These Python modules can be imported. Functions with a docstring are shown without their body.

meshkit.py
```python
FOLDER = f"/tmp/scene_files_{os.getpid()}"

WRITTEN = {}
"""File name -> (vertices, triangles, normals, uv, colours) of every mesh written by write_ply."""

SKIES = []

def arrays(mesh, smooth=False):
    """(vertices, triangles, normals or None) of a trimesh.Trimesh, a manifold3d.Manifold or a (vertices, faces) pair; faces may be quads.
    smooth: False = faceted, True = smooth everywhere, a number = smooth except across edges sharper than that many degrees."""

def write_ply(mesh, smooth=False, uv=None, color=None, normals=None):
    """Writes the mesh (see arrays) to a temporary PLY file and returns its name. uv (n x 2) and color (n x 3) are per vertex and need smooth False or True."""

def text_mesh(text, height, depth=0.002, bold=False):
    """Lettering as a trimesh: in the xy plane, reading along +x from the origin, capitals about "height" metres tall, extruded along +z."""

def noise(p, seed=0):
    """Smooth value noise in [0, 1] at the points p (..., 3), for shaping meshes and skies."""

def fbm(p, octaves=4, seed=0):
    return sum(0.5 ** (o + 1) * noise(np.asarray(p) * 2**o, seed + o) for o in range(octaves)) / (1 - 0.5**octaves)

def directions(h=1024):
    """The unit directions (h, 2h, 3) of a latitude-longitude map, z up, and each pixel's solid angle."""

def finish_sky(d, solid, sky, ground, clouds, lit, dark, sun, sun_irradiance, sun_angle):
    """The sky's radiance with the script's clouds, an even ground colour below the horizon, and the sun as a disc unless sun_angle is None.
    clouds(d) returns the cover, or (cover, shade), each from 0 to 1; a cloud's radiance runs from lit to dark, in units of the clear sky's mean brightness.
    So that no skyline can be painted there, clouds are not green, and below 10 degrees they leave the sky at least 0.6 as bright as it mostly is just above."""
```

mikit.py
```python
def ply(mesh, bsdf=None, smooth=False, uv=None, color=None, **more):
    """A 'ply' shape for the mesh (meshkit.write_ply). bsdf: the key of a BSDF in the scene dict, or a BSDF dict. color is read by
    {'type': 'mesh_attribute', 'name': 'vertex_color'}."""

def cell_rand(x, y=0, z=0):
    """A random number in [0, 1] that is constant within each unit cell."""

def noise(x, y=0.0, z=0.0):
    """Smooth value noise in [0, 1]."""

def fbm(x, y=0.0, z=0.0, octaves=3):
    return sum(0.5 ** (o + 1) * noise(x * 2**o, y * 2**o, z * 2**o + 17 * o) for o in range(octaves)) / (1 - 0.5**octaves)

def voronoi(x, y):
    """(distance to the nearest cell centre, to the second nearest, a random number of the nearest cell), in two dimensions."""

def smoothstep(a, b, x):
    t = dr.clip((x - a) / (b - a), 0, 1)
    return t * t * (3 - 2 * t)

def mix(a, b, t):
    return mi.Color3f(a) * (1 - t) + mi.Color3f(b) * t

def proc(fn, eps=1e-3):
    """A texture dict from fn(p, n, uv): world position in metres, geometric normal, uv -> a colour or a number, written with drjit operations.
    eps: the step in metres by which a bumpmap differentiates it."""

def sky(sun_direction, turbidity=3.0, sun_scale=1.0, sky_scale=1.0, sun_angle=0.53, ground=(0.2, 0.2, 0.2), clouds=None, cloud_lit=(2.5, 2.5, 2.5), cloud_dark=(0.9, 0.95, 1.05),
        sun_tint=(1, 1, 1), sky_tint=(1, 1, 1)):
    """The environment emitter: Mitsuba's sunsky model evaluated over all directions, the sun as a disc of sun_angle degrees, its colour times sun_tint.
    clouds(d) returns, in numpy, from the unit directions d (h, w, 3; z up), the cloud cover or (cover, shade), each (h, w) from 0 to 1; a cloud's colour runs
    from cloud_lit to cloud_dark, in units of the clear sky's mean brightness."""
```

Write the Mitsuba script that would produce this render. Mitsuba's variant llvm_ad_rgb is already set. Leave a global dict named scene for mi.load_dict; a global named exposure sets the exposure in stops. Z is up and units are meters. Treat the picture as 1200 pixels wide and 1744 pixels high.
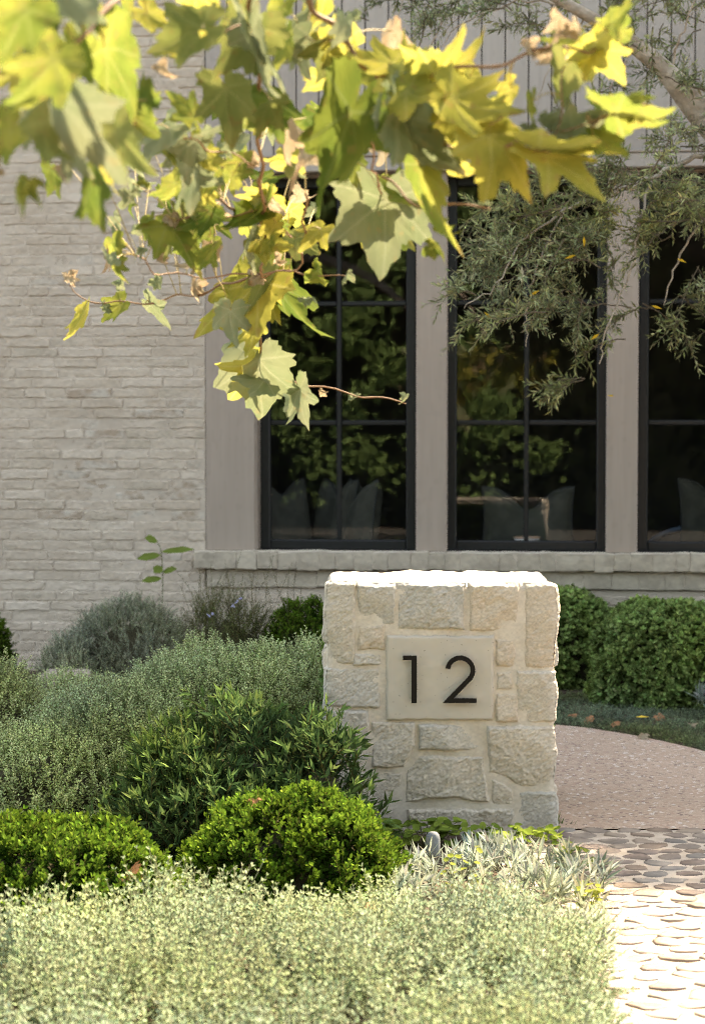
import math
import numpy as np
import trimesh, shapely
from shapely.geometry import Polygon, LineString, box as sbox
import drjit as dr
import mitsuba as mi
import mikit, meshkit

T = mi.ScalarTransform4f
scene, labels = {}, {}

# ------------------------------------------------------------------ camera, sky, exposure
F, CX, HY, EYE = 3160.0, 600.0, 740.0, 1.30          # focal length and horizon in pixels of the 1200 x 1744 photograph
TILT = math.atan((872.0 - HY) / F)
scene['camera'] = {
    'type': 'thinlens', 'fov': 2 * math.degrees(math.atan(600.0 / F)), 'fov_axis': 'x',
    'aperture_radius': 0.0086, 'focus_distance': 5.95,
    'near_clip': 0.05, 'far_clip': 500.0,
    'to_world': T().look_at(origin=[0, 0, EYE], target=[0, math.cos(TILT), EYE - math.sin(TILT)], up=[0, 0, 1]),
}
SUN = np.array([0.413, 0.492, 0.766])
scene['sky'] = mikit.sky(SUN.tolist(), turbidity=3, sun_angle=0.9, sun_tint=(1.0, 0.975, 0.91), sky_tint=(1.27, .97, .68),
                         clouds=lambda d: 0.25, cloud_lit=(2.2, 2.05, 1.83))
exposure = 4.35


def ray(px, py):
    """Direction of a pixel of the photograph, per metre of depth y."""
    a, b = (px - CX) / F, (872.0 - py) / F
    y = math.cos(TILT) + b * math.sin(TILT)
    return a / y, (b * math.cos(TILT) - math.sin(TILT)) / y


def P(px, py, Y):
    rx, rz = ray(px, py)
    return np.array([rx * Y, Y, EYE + rz * Y])


def ground_y(py):
    return -EYE / ray(CX, py)[1]


def pixel(p):
    d = np.asarray(p) - [0, 0, EYE]
    z = d[1] * math.cos(TILT) - d[2] * math.sin(TILT)
    u = d[1] * math.sin(TILT) + d[2] * math.cos(TILT)
    return CX + F * d[0] / z, 872 - F * u / z


# ------------------------------------------------------------------ materials
def rgb(*c):
    return {'type': 'rgb', 'value': list(c)}


def mat(name, d):
    scene[name] = d
    return name


def two(d):
    return {'type': 'twosided', 'b': d}


def bump(inner, fn, scale=1.0, eps=1e-3):
    return {'type': 'bumpmap', 'arbitrary': mikit.proc(fn, eps), 'scale': scale, 'bsdf': inner}


def diffuse_noise(name, c0, c1, freq=6.0, rough=0.85, bf=None, bs=0.0, fine=0.15, ff=60.0, spec=0.3):
    c0, c1 = mi.Color3f(c0), mi.Color3f(c1)

    def col(p, n, uv):
        t = mikit.smoothstep(0.3, 0.7, mikit.fbm(p.x * freq, p.y * freq, p.z * freq, 4))
        f = mikit.fbm(p.x * ff, p.y * ff, p.z * ff, 2)
        return mikit.mix(c0, c1, t) * (1 - fine + 2 * fine * f)
    d = {'type': 'principled', 'base_color': mikit.proc(col), 'roughness': rough, 'specular': spec}
    if bf:
        d = bump(d, lambda p, n, uv: mikit.fbm(p.x * bf, p.y * bf, p.z * bf, 4), bs)
    return mat(name, two(d))


def plain(name, c, rough=0.5, spec=0.5, metallic=0.0):
    return mat(name, two({'type': 'principled', 'base_color': rgb(*c), 'roughness': rough, 'specular': spec, 'metallic': metallic}))


def leafmat(name, trans=0.7, rough=0.55):
    return mat(name, {'type': 'principledthin', 'base_color': {'type': 'mesh_attribute', 'name': 'vertex_color'},
                      'roughness': rough, 'diff_trans': trans, 'eta': 1.4})


diffuse_noise('m_stone', (.465, .418, .345), (.425, .388, .325), 9, .9, 210, .005, .22, 170)
diffuse_noise('m_stone_tan', (.45, .385, .30), (.465, .41, .33), 9, .9, 210, .005, .22, 170)
diffuse_noise('m_stone_grey', (.38, .36, .315), (.425, .395, .34), 9, .9, 210, .005, .24, 170)
diffuse_noise('m_stone_mortar', (.48, .43, .355), (.53, .48, .405), 20, .95, 200, .003, .14, 120)
diffuse_noise('m_stone_top', (.46, .42, .36), (.38, .35, .30), 12, .9, 120, .004, .15, 90)


def plaque_col(p, n, uv):
    t = mikit.fbm(p.x * 25, p.y * 25, p.z * 25, 3)
    pit = mikit.smoothstep(.84, .92, mikit.noise(p.x * 150, p.y * 150, p.z * 150))
    return mikit.mix((.45, .41, .34), (.39, .36, .305), t) * (1 - .35 * pit)


mat('m_plaque', two(bump({'type': 'principled', 'base_color': mikit.proc(plaque_col), 'roughness': .85, 'specular': .3},
                         lambda p, n, uv: mikit.fbm(p.x * 180, p.y * 180, p.z * 180, 3), .0012)))
plain('m_black_metal', (.004, .0035, .0035), .5, .2)
plain('m_window_metal', (.008, .0095, .011), .4, .4)
diffuse_noise('m_brick', (.48, .42, .345), (.42, .36, .29), 5, .85, 55, .009, .14, 60)
diffuse_noise('m_brick_pale', (.52, .46, .385), (.45, .39, .32), 5, .85, 55, .009, .14, 60)
diffuse_noise('m_brick_grey', (.41, .36, .29), (.475, .41, .335), 9, .85, 55, .010, .18, 60)
diffuse_noise('m_brick_worn', (.34, .275, .21), (.47, .43, .37), 16, .9, 70, .006, .2, 60)
diffuse_noise('m_sill', (.43, .385, .31), (.35, .31, .25), 14, .9, 60, .008, .16, 50)
diffuse_noise('m_wall_mortar', (.475, .42, .35), (.44, .385, .32), 8, .9, 90, .004, .08, 60)


def wood_col(c0, c1):
    def col(p, n, uv):
        g = mikit.fbm((p.x + p.y) * 60, 3.0, p.z * 2.5, 3)
        k = mikit.smoothstep(.80, .86, mikit.noise((p.x + p.y) * 50, p.z * 22, 1.0)) * .05
        return mikit.mix(c0, c1, g) * (1 - k)
    return col


for nm, c0, c1 in (('m_post_wood', (.345, .293, .246), (.285, .24, .20)), ('m_siding_wood', (.34, .305, .275), (.29, .26, .23)), ('m_siding_wood_pale', (.37, .335, .30), (.32, .29, .255))):
    mat(nm, two(bump({'type': 'principled', 'base_color': mikit.proc(wood_col(c0, c1)), 'roughness': .6, 'specular': .35},
                     lambda p, n, uv: mikit.fbm((p.x + p.y) * 120, 1.0, p.z * 6, 3), .0012)))
plain('m_gap', (.05, .045, .04), .9)
mat('m_glass', {'type': 'thindielectric', 'int_ior': 1.36, 'ext_ior': 1.0})
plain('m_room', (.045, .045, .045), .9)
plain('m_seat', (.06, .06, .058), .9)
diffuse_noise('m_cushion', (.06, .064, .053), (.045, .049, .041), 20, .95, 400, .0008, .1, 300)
plain('m_piping', (.03, .035, .035), .9)
plain('m_white_ceramic', (.75, .74, .72), .4)
plain('m_tan', (.45, .30, .2), .7)
plain('m_chair_blue', (.08, .12, .17), .4)
plain('m_roof', (.09, .085, .08), .9)
diffuse_noise('m_soil', (.085, .06, .04), (.05, .036, .026), 9, .95, 60, .02, .3, 90)
diffuse_noise('m_paver', (.27, .225, .19), (.21, .18, .15), 14, .9, 80, .004, .15, 90)


def aggregate(p, n, uv):
    a, b, r = mikit.voronoi(p.x * 78, p.y * 78)
    g = mikit.smoothstep(.03, .22, b - a)
    stone = mikit.mix((.37, .25, .185), (.50, .385, .295), r)
    stone = mikit.mix(stone, (.23, .17, .14), mikit.smoothstep(.82, .86, r))
    stone = mikit.mix(stone, (.60, .53, .46), mikit.smoothstep(.93, .95, r))
    big = mikit.fbm(p.x * 2.2, p.y * 2.2, 0.0, 3)
    return mikit.mix((.36, .275, .21), stone, g) * (.9 + .2 * big)


def aggregate_h(p, n, uv):
    a, b, r = mikit.voronoi(p.x * 78, p.y * 78)
    return mikit.smoothstep(.0, .5, b - a) * (.5 + r)


mat('m_aggregate', two(bump({'type': 'principled', 'base_color': mikit.proc(aggregate), 'roughness': .85, 'specular': .3}, aggregate_h, .0022)))
diffuse_noise('m_cobble_bed', (.44, .36, .28), (.36, .29, .225), 20, .95, 150, .003, .15, 150)
COB = []
for i, (a, b) in enumerate([((.165, .118, .086), (.23, .17, .126)), ((.20, .158, .126), (.27, .215, .17)), ((.17, .145, .124), (.23, .198, .17)), ((.27, .21, .16), (.21, .16, .127)), ((.135, .10, .08), (.20, .152, .125))]):
    COB.append(diffuse_noise('m_cobble_%d' % i, a, b, 18, .65, 120, .0015, .15, 90, .45))
diffuse_noise('m_bark', (.17, .135, .105), (.26, .215, .175), 18, .9, 60, .01, .25, 80)
diffuse_noise('m_olive_bark', (.26, .215, .165), (.38, .33, .265), 16, .9, 45, .01, .25, 70)
plain('m_twig', (.23, .135, .075), .7)
plain('m_twig_dark', (.075, .055, .038), .8)
plain('m_petiole', (.33, .25, .08), .6)
plain('m_stem_green', (.12, .13, .06), .7)
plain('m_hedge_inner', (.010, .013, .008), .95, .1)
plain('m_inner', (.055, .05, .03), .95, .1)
plain('m_lamp_grey', (.15, .16, .175), .5, .3)
leafmat('m_leaf', .75, .6)
leafmat('m_leaf_glossy', .5, .42)
leafmat('m_leaf_felt', .7, .95)
leafmat('m_leaf_thin', 1.05, .5)


def vein_leaf(name, c0, c1, edge, vein, trans):
    """A broad lobed leaf: blade mottled between two colours, paler veins along the five lobes, dry rim in places (uv = blade outline)."""
    def col(p, n, uv):
        x, y = uv.x, uv.y
        m = mikit.fbm(x * 3 + p.x * 9, y * 3 + p.z * 9, p.y * 5, 4)
        c = mikit.mix(c0, c1, mikit.smoothstep(.3, .7, m))
        r = dr.sqrt(x * x + y * y)
        v = mi.Float(0)
        for a in (0, 52, -52, 106, -106):
            s, k = math.sin(math.radians(a)), math.cos(math.radians(a))
            off, along = dr.abs(x * k - y * s), x * s + y * k
            w = dr.select(along > 0, 1 - mikit.smoothstep(.008, .022, off), 0.0)
            rib = dr.abs(mikit.noise(0, 0, 0) * 0 + (along * 7 - off * 6) - dr.floor(along * 7 - off * 6) - .5)
            v = dr.maximum(v, w)
            v = dr.maximum(v, dr.select((along > 0) & (off < .22 * along + .02), (1 - mikit.smoothstep(.03, .1, rib)) * .35, 0.0))
        spot = mikit.smoothstep(.68, .76, mikit.fbm(x * 9 + p.x * 30, y * 9 + p.y * 30, p.z * 30, 2))
        c = mikit.mix(c, edge, spot * .55)
        c = mikit.mix(c, vein, v * .5)
        e = mikit.smoothstep(.65, .80, mikit.fbm(x * 5 + p.y * 3, y * 5, p.x * 4, 3) * .55 + r * .42)
        return mikit.mix(c, edge, e)
    mat(name, {'type': 'principledthin', 'base_color': mikit.proc(col), 'roughness': .5, 'diff_trans': trans, 'eta': 1.35})


vein_leaf('m_syc_yellow', (.40, .365, .07), (.28, .285, .055), (.32, .23, .08), (.46, .43, .16), 1.0)
vein_leaf('m_syc_lime', (.145, .19, .035), (.25, .26, .05), (.23, .18, .06), (.26, .28, .10), 1.0)
vein_leaf('m_syc_green', (.075, .12, .022), (.135, .165, .030), (.19, .16, .05), (.17, .21, .075), .95)
vein_leaf('m_syc_olive', (.15, .175, .05), (.205, .215, .065), (.20, .15, .05), (.27, .28, .11), .8)
vein_leaf('m_syc_pale', (.235, .26, .15), (.185, .225, .12), (.27, .24, .12), (.31, .33, .22), .6)
vein_leaf('m_syc_dry', (.40, .34, .24), (.32, .24, .15), (.26, .16, .09), (.4, .33, .23), .7)
vein_leaf('m_dead_leaf', (.33, .15, .08), (.42, .23, .12), (.24, .10, .06), (.4, .25, .15), .4)
plain('m_dead_yellow', (.62, .42, .04), .6)


# ------------------------------------------------------------------ helpers
def add(key, mesh, m, smooth=False, **kw):
    n, k = key, 0
    while n in scene:
        k += 1
        n = '%s_%03d' % (key, k)
    scene[n] = mikit.ply(mesh, m, smooth, **kw)
    return n


used = set()


def thing(name, label, cat, group=None, kind=None):
    n, k = name, 0
    while n in used:
        k += 1
        n = '%s_%03d' % (name, k)
    used.add(n)
    d = {'label': label, 'category': cat}
    if group:
        d['group'] = group
    if kind:
        d['kind'] = kind
    labels[n] = d
    return n


def struct(name, mesh, m, smooth=False):
    scene[name] = mikit.ply(mesh, m, smooth)
    labels[name] = {'kind': 'structure'}
    used.add(name)


def unit(v):
    return v / np.maximum(np.linalg.norm(v, axis=-1, keepdims=True), 1e-9)


def cat(meshes):
    V, Fc, o = [], [], 0
    for v, f in ((m.vertices, m.faces) if hasattr(m, 'vertices') else m[:2] for m in meshes):
        V.append(np.asarray(v))
        Fc.append(np.asarray(f) + o)
        o += len(v)
    return np.vstack(V), np.vstack(Fc)


def cbox(x0, x1, y0, y1, z0, z1, c=.004, jit=0.0, rng=None):
    """A box with chamfered edges, at most 44 triangles."""
    c = min(c, (x1 - x0) / 3, (y1 - y0) / 3, (z1 - z0) / 3)
    pts = []
    for sx in (0, 1):
        for sy in (0, 1):
            for sz in (0, 1):
                b = np.array([(x0, x1)[sx], (y0, y1)[sy], (z0, z1)[sz]], float)
                i = np.array([1 - 2 * sx, 1 - 2 * sy, 1 - 2 * sz]) * c
                for k in range(3):
                    q = b + i
                    q[k] = b[k]
                    pts.append(q)
    pts = np.array(pts)
    if jit:
        pts = pts + rng.normal(0, jit, pts.shape)
    h = trimesh.convex.convex_hull(pts)
    return np.array(h.vertices), np.array(h.faces)


def tube(pts, rad, n=7, caps=True):
    pts = np.asarray(pts, float)
    rad = np.broadcast_to(np.asarray(rad, float), len(pts))
    d = unit(np.gradient(pts, axis=0))
    up = np.array([0, 0, 1.0]) if abs(d[0][2]) < .9 else np.array([1.0, 0, 0])
    V = []
    e = unit(np.cross(d[0], up))
    for i in range(len(pts)):
        e = unit(e - d[i] * (e @ d[i]))
        b = np.cross(d[i], e)
        a = np.arange(n) * 2 * np.pi / n
        V.append(pts[i] + rad[i] * (np.cos(a)[:, None] * e + np.sin(a)[:, None] * b))
    V = np.vstack(V)
    Fc = []
    for i in range(len(pts) - 1):
        for j in range(n):
            a, b = i * n + j, i * n + (j + 1) % n
            Fc += [[a, b, b + n], [a, b + n, a + n]]
    if caps:
        for base, s in ((0, 1), ((len(pts) - 1) * n, 0)):
            V = np.vstack([V, V[base:base + n].mean(0)])
            c = len(V) - 1
            for j in range(n):
                f = [base + j, base + (j + 1) % n, c]
                Fc.append(f[::-1] if s else f)
    return V, np.array(Fc)


def spline(ctrl, n=6):
    ctrl = np.asarray(ctrl, float)
    c = np.vstack([2 * ctrl[0] - ctrl[1], ctrl, 2 * ctrl[-1] - ctrl[-2]])
    out = []
    for i in range(1, len(c) - 2):
        for t in np.linspace(0, 1, n, endpoint=False):
            p0, p1, p2, p3 = c[i - 1:i + 3]
            out.append(.5 * (2 * p1 + (p2 - p0) * t + (2 * p0 - 5 * p1 + 4 * p2 - p3) * t * t + (3 * p1 - p0 - 3 * p2 + p3) * t ** 3))
    out.append(c[-2])
    return np.array(out)


# ------------------------------------------------------------------ foliage kit (vectorised)
SHAPES = {
    'lance': (np.array([[0, 0, 0], [-.5, .42, .10], [.5, .42, .10], [0, .48, 0], [0, 1, -.05]]), np.array([[0, 2, 3], [0, 3, 1], [3, 2, 4], [3, 4, 1]])),
    'oval': (np.array([[0, 0, 0], [-.38, .25, .07], [.38, .25, .07], [-.46, .65, .07], [.46, .65, .07], [0, 1, -.02], [0, .5, 0]]),
             np.array([[0, 2, 6], [0, 6, 1], [6, 2, 4], [6, 3, 1], [6, 4, 5], [6, 5, 3]])),
    'tiny': (np.array([[0, 0, 0], [-.5, .55, .06], [.5, .55, .06], [0, 1, 0]]), np.array([[0, 2, 1], [1, 2, 3]])),
    'scallop': (np.array([[0, .02, .02]] + [[math.sin(a) * r * .5, .45 - math.cos(a) * r * .5, .06 * r] for a, r in ((.5, .95), (1.1, 1.05), (1.75, 1.0), (2.45, 1.08), (3.14, .98), (3.83, 1.08), (4.53, 1.0), (5.18, 1.05), (5.78, .95))] + [[0, .42, -.03]]),
                np.array([[10, i, (i + 1) % 10] for i in range(10)])),
    'lobed': (np.array([[0, 0, 0], [.45, .05, .05], [.36, .34, .0], [.62, .52, .06], [.26, .62, .0], [0, 1, .03], [-.26, .62, 0], [-.62, .52, .06], [-.36, .34, 0], [-.45, .05, .05], [0, .4, .05]]),
              np.array([[10, i, i + 1] for i in range(9)] + [[10, 9, 0]])),
}


class Leaves:
    """Collects leaves as (vertices, faces, colours) and makes one mesh of them."""

    def __init__(self):
        self.V, self.F, self.C, self.n = [], [], [], 0

    def raw(self, V, Fc, C):
        self.V.append(V); self.F.append(Fc + self.n); self.C.append(np.broadcast_to(C, V.shape)); self.n += len(V)

    def leaves(self, pos, ld, nrm, ln, wd, col, shape):
        tv, tf = SHAPES[shape]
        side = unit(np.cross(ld, nrm))
        nrm = unit(np.cross(side, ld))
        n, k = len(pos), len(tv)
        V = pos[:, None] + (tv[None, :, 0:1] * wd[:, None, None]) * side[:, None] + (tv[None, :, 1:2] * ln[:, None, None]) * ld[:, None] + (tv[None, :, 2:3] * wd[:, None, None]) * nrm[:, None]
        Fc = tf[None] + (np.arange(n) * k)[:, None, None]
        self.raw(V.reshape(-1, 3), Fc.reshape(-1, 3), np.repeat(col, k, 0))

    def done(self, key, m):
        return add(key, (np.vstack(self.V), np.vstack(self.F)), m, False, color=np.clip(np.vstack(self.C), 0, 1))


def frame(D):
    a = np.where(np.abs(D[:, 2:3]) < .9, np.array([[0, 0, 1.0]]), np.array([[1.0, 0, 0]]))
    e1 = unit(np.cross(D, a))
    return e1, np.cross(D, e1)


PATCH = .8


def sprigs(lv, rng, B, D, L, nodes, per, ll, lw, a0, a1, c0, c1, shape='tiny', var=.16, bend=.25, t0=.1, stems=None, stem_r=.0008, tipscale=.6, stemcol=None, hue=.05):
    """Shoots from B along D (length L), leaves in whorls of "per" at each node, opening at a0 (base) to a1 (tip) radians."""
    n = len(B)
    D = unit(D)
    e1, e2 = frame(D)
    ph0 = rng.uniform(0, 6.28, n)
    bd = bend * (e1 * rng.normal(0, 1, (n, 1)) + e2 * rng.normal(0, 1, (n, 1)))
    bd[:, 2] -= .25 * bend
    tone = rng.normal(0, var * .6, (n, 1)) + 1.1 * PATCH * (meshkit.fbm(B * 4.5 + 3, 3)[:, None] - .5)
    warm = 1 + PATCH * (meshkit.fbm(B * 3.1 + 40, 3)[:, None] - .45) * np.array([[.35, .18, -.7]])
    for i, t in enumerate(np.linspace(t0, 1, nodes)):
        Q = B + D * (L * t)[:, None] + bd * (L * t * t)[:, None]
        Dt = unit(D + 2 * bd * t)
        for k in range(per):
            ph = ph0 + i * (1.5708 if per == 2 else 2.39996) + k * 6.2832 / per + rng.normal(0, .25, n)
            rad = e1 * np.cos(ph)[:, None] + e2 * np.sin(ph)[:, None]
            a = a0 + (a1 - a0) * t + rng.normal(0, .18, n)
            ld = unit(Dt * np.cos(a)[:, None] + rad * np.sin(a)[:, None])
            nr = Dt + rng.normal(0, .25, (n, 3))
            sc = rng.uniform(.7, 1.2, n) * (1 - (1 - tipscale) * t ** 3)
            mixv = np.clip(t * .8 + rng.normal(0, .25, (n, 1)), 0, 1)
            col = (np.array(c0) * (1 - mixv) + np.array(c1) * mixv) * (1 + tone + rng.normal(0, var, (n, 1))) * (1 + rng.normal(0, hue, (n, 3))) * warm
            lv.leaves(Q, ld, nr, ll * sc, lw * sc, np.clip(col, .004, 1), shape)
    if stems is not None:
        side = [e1, -.5 * e1 + .866 * e2, -.5 * e1 - .866 * e2]
        ring = lambda t: np.stack([B + D * (L * t)[:, None] + bd * (L * t * t)[:, None] + s * stem_r for s in side], 1)
        V = np.concatenate([ring(-.15), ring(.5), ring(1.0)], 1)
        tf = []
        for r in (0, 3):
            for j in range(3):
                k = (j + 1) % 3
                tf += [[r + j, r + k, r + 3 + k], [r + j, r + 3 + k, r + 3 + j]]
        Fc = np.array(tf)[None] + (np.arange(n) * 9)[:, None, None]
        col = np.array(stemcol if stemcol is not None else c0) * (1 + rng.normal(0, .15, (n, 1)))
        stems.raw(V.reshape(-1, 3), Fc.reshape(-1, 3), np.repeat(np.clip(col, 0, 1), 9, 0))


def dome(rng, n, c, r, pw=2.0, lump=.12, lf=4.0, zmin=-.05, fill=.0):
    """n points and outward normals on a lumpy superellipsoid dome standing on the ground; c = centre (x, y, z0), r = radii."""
    d = unit(rng.normal(0, 1, (int(n * 2.6) + 20, 3)))
    d = d[d[:, 2] > zmin][:n]
    s = 1 / (np.sum(np.abs(d) ** pw, axis=1) ** (1 / pw))
    q = d * s[:, None]
    k = 1 + lump * 2 * (meshkit.fbm(q * lf * .6 + np.array(c) * 3.1, 3) - .5)
    if fill:
        k = k * (1 - fill * rng.uniform(0, 1, len(d)) ** 2)
    p = np.array(c) + q * k[:, None] * np.array(r)
    nr = unit(np.sign(d) * np.abs(q) ** (pw - 1) / np.array(r))
    return p, nr


def core(c, r, k=.78, pw=2.0, lump=.12, lf=4.0):
    s = trimesh.creation.icosphere(4)
    d = np.array(s.vertices)
    q = d / (np.sum(np.abs(d) ** pw, axis=1) ** (1 / pw))[:, None]
    kk = k * (1 + lump * 2 * (meshkit.fbm(q * lf * .6 + np.array(c) * 3.1, 3) - .5)) + .05 * (meshkit.fbm(q * 9, 2) - .5)
    v = np.array(c) + q * kk[:, None] * np.array(r)
    v[:, 2] = np.maximum(v[:, 2], -.02)
    return v, np.array(s.faces)


# ------------------------------------------------------------------ the setting: ground, driveway, cobbles
g = 260.0
struct('ground', (np.array([[-g, -g, 0], [g, -g, 0], [g, g, 0], [-g, g, 0.]]), np.array([[0, 1, 2, 3]])), 'm_soil')


def sheet(poly, z, step=None):
    v, f = trimesh.creation.triangulate_polygon(poly, engine='earcut')
    return np.column_stack([v, np.full(len(v), z)]), f


COB_Y = 6.04
edge = [(-.2, 8.30)] + [tuple(P(x, y, ground_y(y))[:2]) for x, y in ((950, 1237), (1000, 1242), (1040, 1248), (1080, 1255), (1120, 1263), (1160, 1272), (1200, 1282), (1250, 1297))]
edge += [(2.0, 6.9), (2.6, 6.35), (3.4, 5.9), (6.0, 5.2), (9, 5.0)]
struct('driveway', sheet(Polygon([(-.2, COB_Y)] + edge + [(9, 4.6), (2.75, 4.6), (2.7, COB_Y)]), .006), 'm_aggregate')
struct('street', sheet(Polygon([(-30, -5.0), (30, -5.0), (30, -1.0), (-30, -1.0)]), .004), diffuse_noise('m_street', (.06, .058, .055), (.045, .044, .042), 3, .9, 60, .004, .2, 120))

rng = np.random.default_rng(11)
BED_EDGE = lambda y: .535 + .03 * np.sin(y * 2.1) + .085 * (y - 4.5)
cob_poly = Polygon([(.45, -.9), (2.69, -.9), (2.69, COB_Y - .004), (.45, COB_Y - .004)])
scene['cobble_paving'] = mikit.ply(sheet(cob_poly, .003), 'm_cobble_bed')
labels['cobble_paving'] = {'kind': 'structure'}
used.add('cobble_paving')
seeds = []
row, y = 0, COB_Y - .018
while y > 2.2:
    x = .50 + (row % 2) * .043 + rng.uniform(0, .03)
    while x < 2.6:
        seeds.append((x + rng.normal(0, .006), y + rng.normal(0, .007), rng.uniform(.036, .047)))
        x += rng.uniform(.088, .108)
    y -= rng.uniform(.070, .079)
    row += 1


def cobble_mesh(x, y, r):
    n = 9
    a = np.arange(n) * 2 * np.pi / n + rng.uniform(0, .6)
    ex, ey, rot = rng.uniform(.95, 1.22), rng.uniform(.70, .88), rng.normal(0, .3)
    rr = r * (1 + rng.normal(0, .15, n))
    ox, oy = rr * np.cos(a) * ex, rr * np.sin(a) * ey
    bx, by = ox * math.cos(rot) - oy * math.sin(rot), ox * math.sin(rot) + oy * math.cos(rot)
    h = rng.uniform(.0025, .0055)
    tx, ty = rng.normal(0, .035, 2)
    V = []
    for k, z in ((1.0, -.004), (.95, h * .55), (.70, h * .95)):
        V += [(x + px * k, y + py * k, .004 + z + (px * tx + py * ty) * k * (z > 0)) for px, py in zip(bx, by)]
    V.append((x, y, .004 + h))
    Fc = []
    for s in (0, n):
        for j in range(n):
            k = (j + 1) % n
            Fc += [[s + j, s + k, s + n + k], [s + j, s + n + k, s + n + j]]
    Fc += [[2 * n + j, 2 * n + (j + 1) % n, 3 * n] for j in range(n)]
    return np.array(V), np.array(Fc)


vis, rest = [], []
for x, y, r in seeds:
    px, py = pixel((x, y, 0))
    (vis if (x > BED_EDGE(y) - .03 and px < 1215 and py < 1790) else rest).append((x, y, r))
vis.sort(key=lambda s: s[1])
for x, y, r in vis[:300]:
    add('cobble_paving__cobble', cobble_mesh(x, y, r), COB[rng.integers(0, 5)], True)
n = add('cobble_paving__outlying_cobbles', cat([cobble_mesh(*s) for s in rest + vis[300:]]), COB[1], True)
labels[n] = {'kind': 'stuff'}

# ------------------------------------------------------------------ the house
YAW = math.atan(3.2e-5 * F)
ca, sa = math.cos(YAW), math.sin(YAW)
HT, HM, HP = np.array([ca, -sa, 0]), np.array([sa, ca, 0]), np.array([0, 10.0, 0])


def hw(mesh):
    """House coordinates (along the front, into the house, up) to the world."""
    v, f = mesh[:2]
    v = np.asarray(v)
    return HP + v[:, :1] * HT + v[:, 1:2] * HM + v[:, 2:3] * np.array([0, 0, 1.0]), f


def U(px, v=0.0):
    q = ray(px, HY)[0]
    return (q * (10 + v * ca) - v * sa) / (ca + q * sa)


def Zh(px, py, v=0.0):
    u = U(px, v)
    return EYE + ray(px, py)[1] * (10 - u * sa + v * ca)


H = thing('house', 'pale painted brick and grey timber house with tall black framed windows', 'house')
REC = .15
u_post = U(350)
z_sill = Zh(600, 939, 0)
z_led0, z_led1 = Zh(700, 292), Zh(700, 267)
u_end = U(1420)

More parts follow.
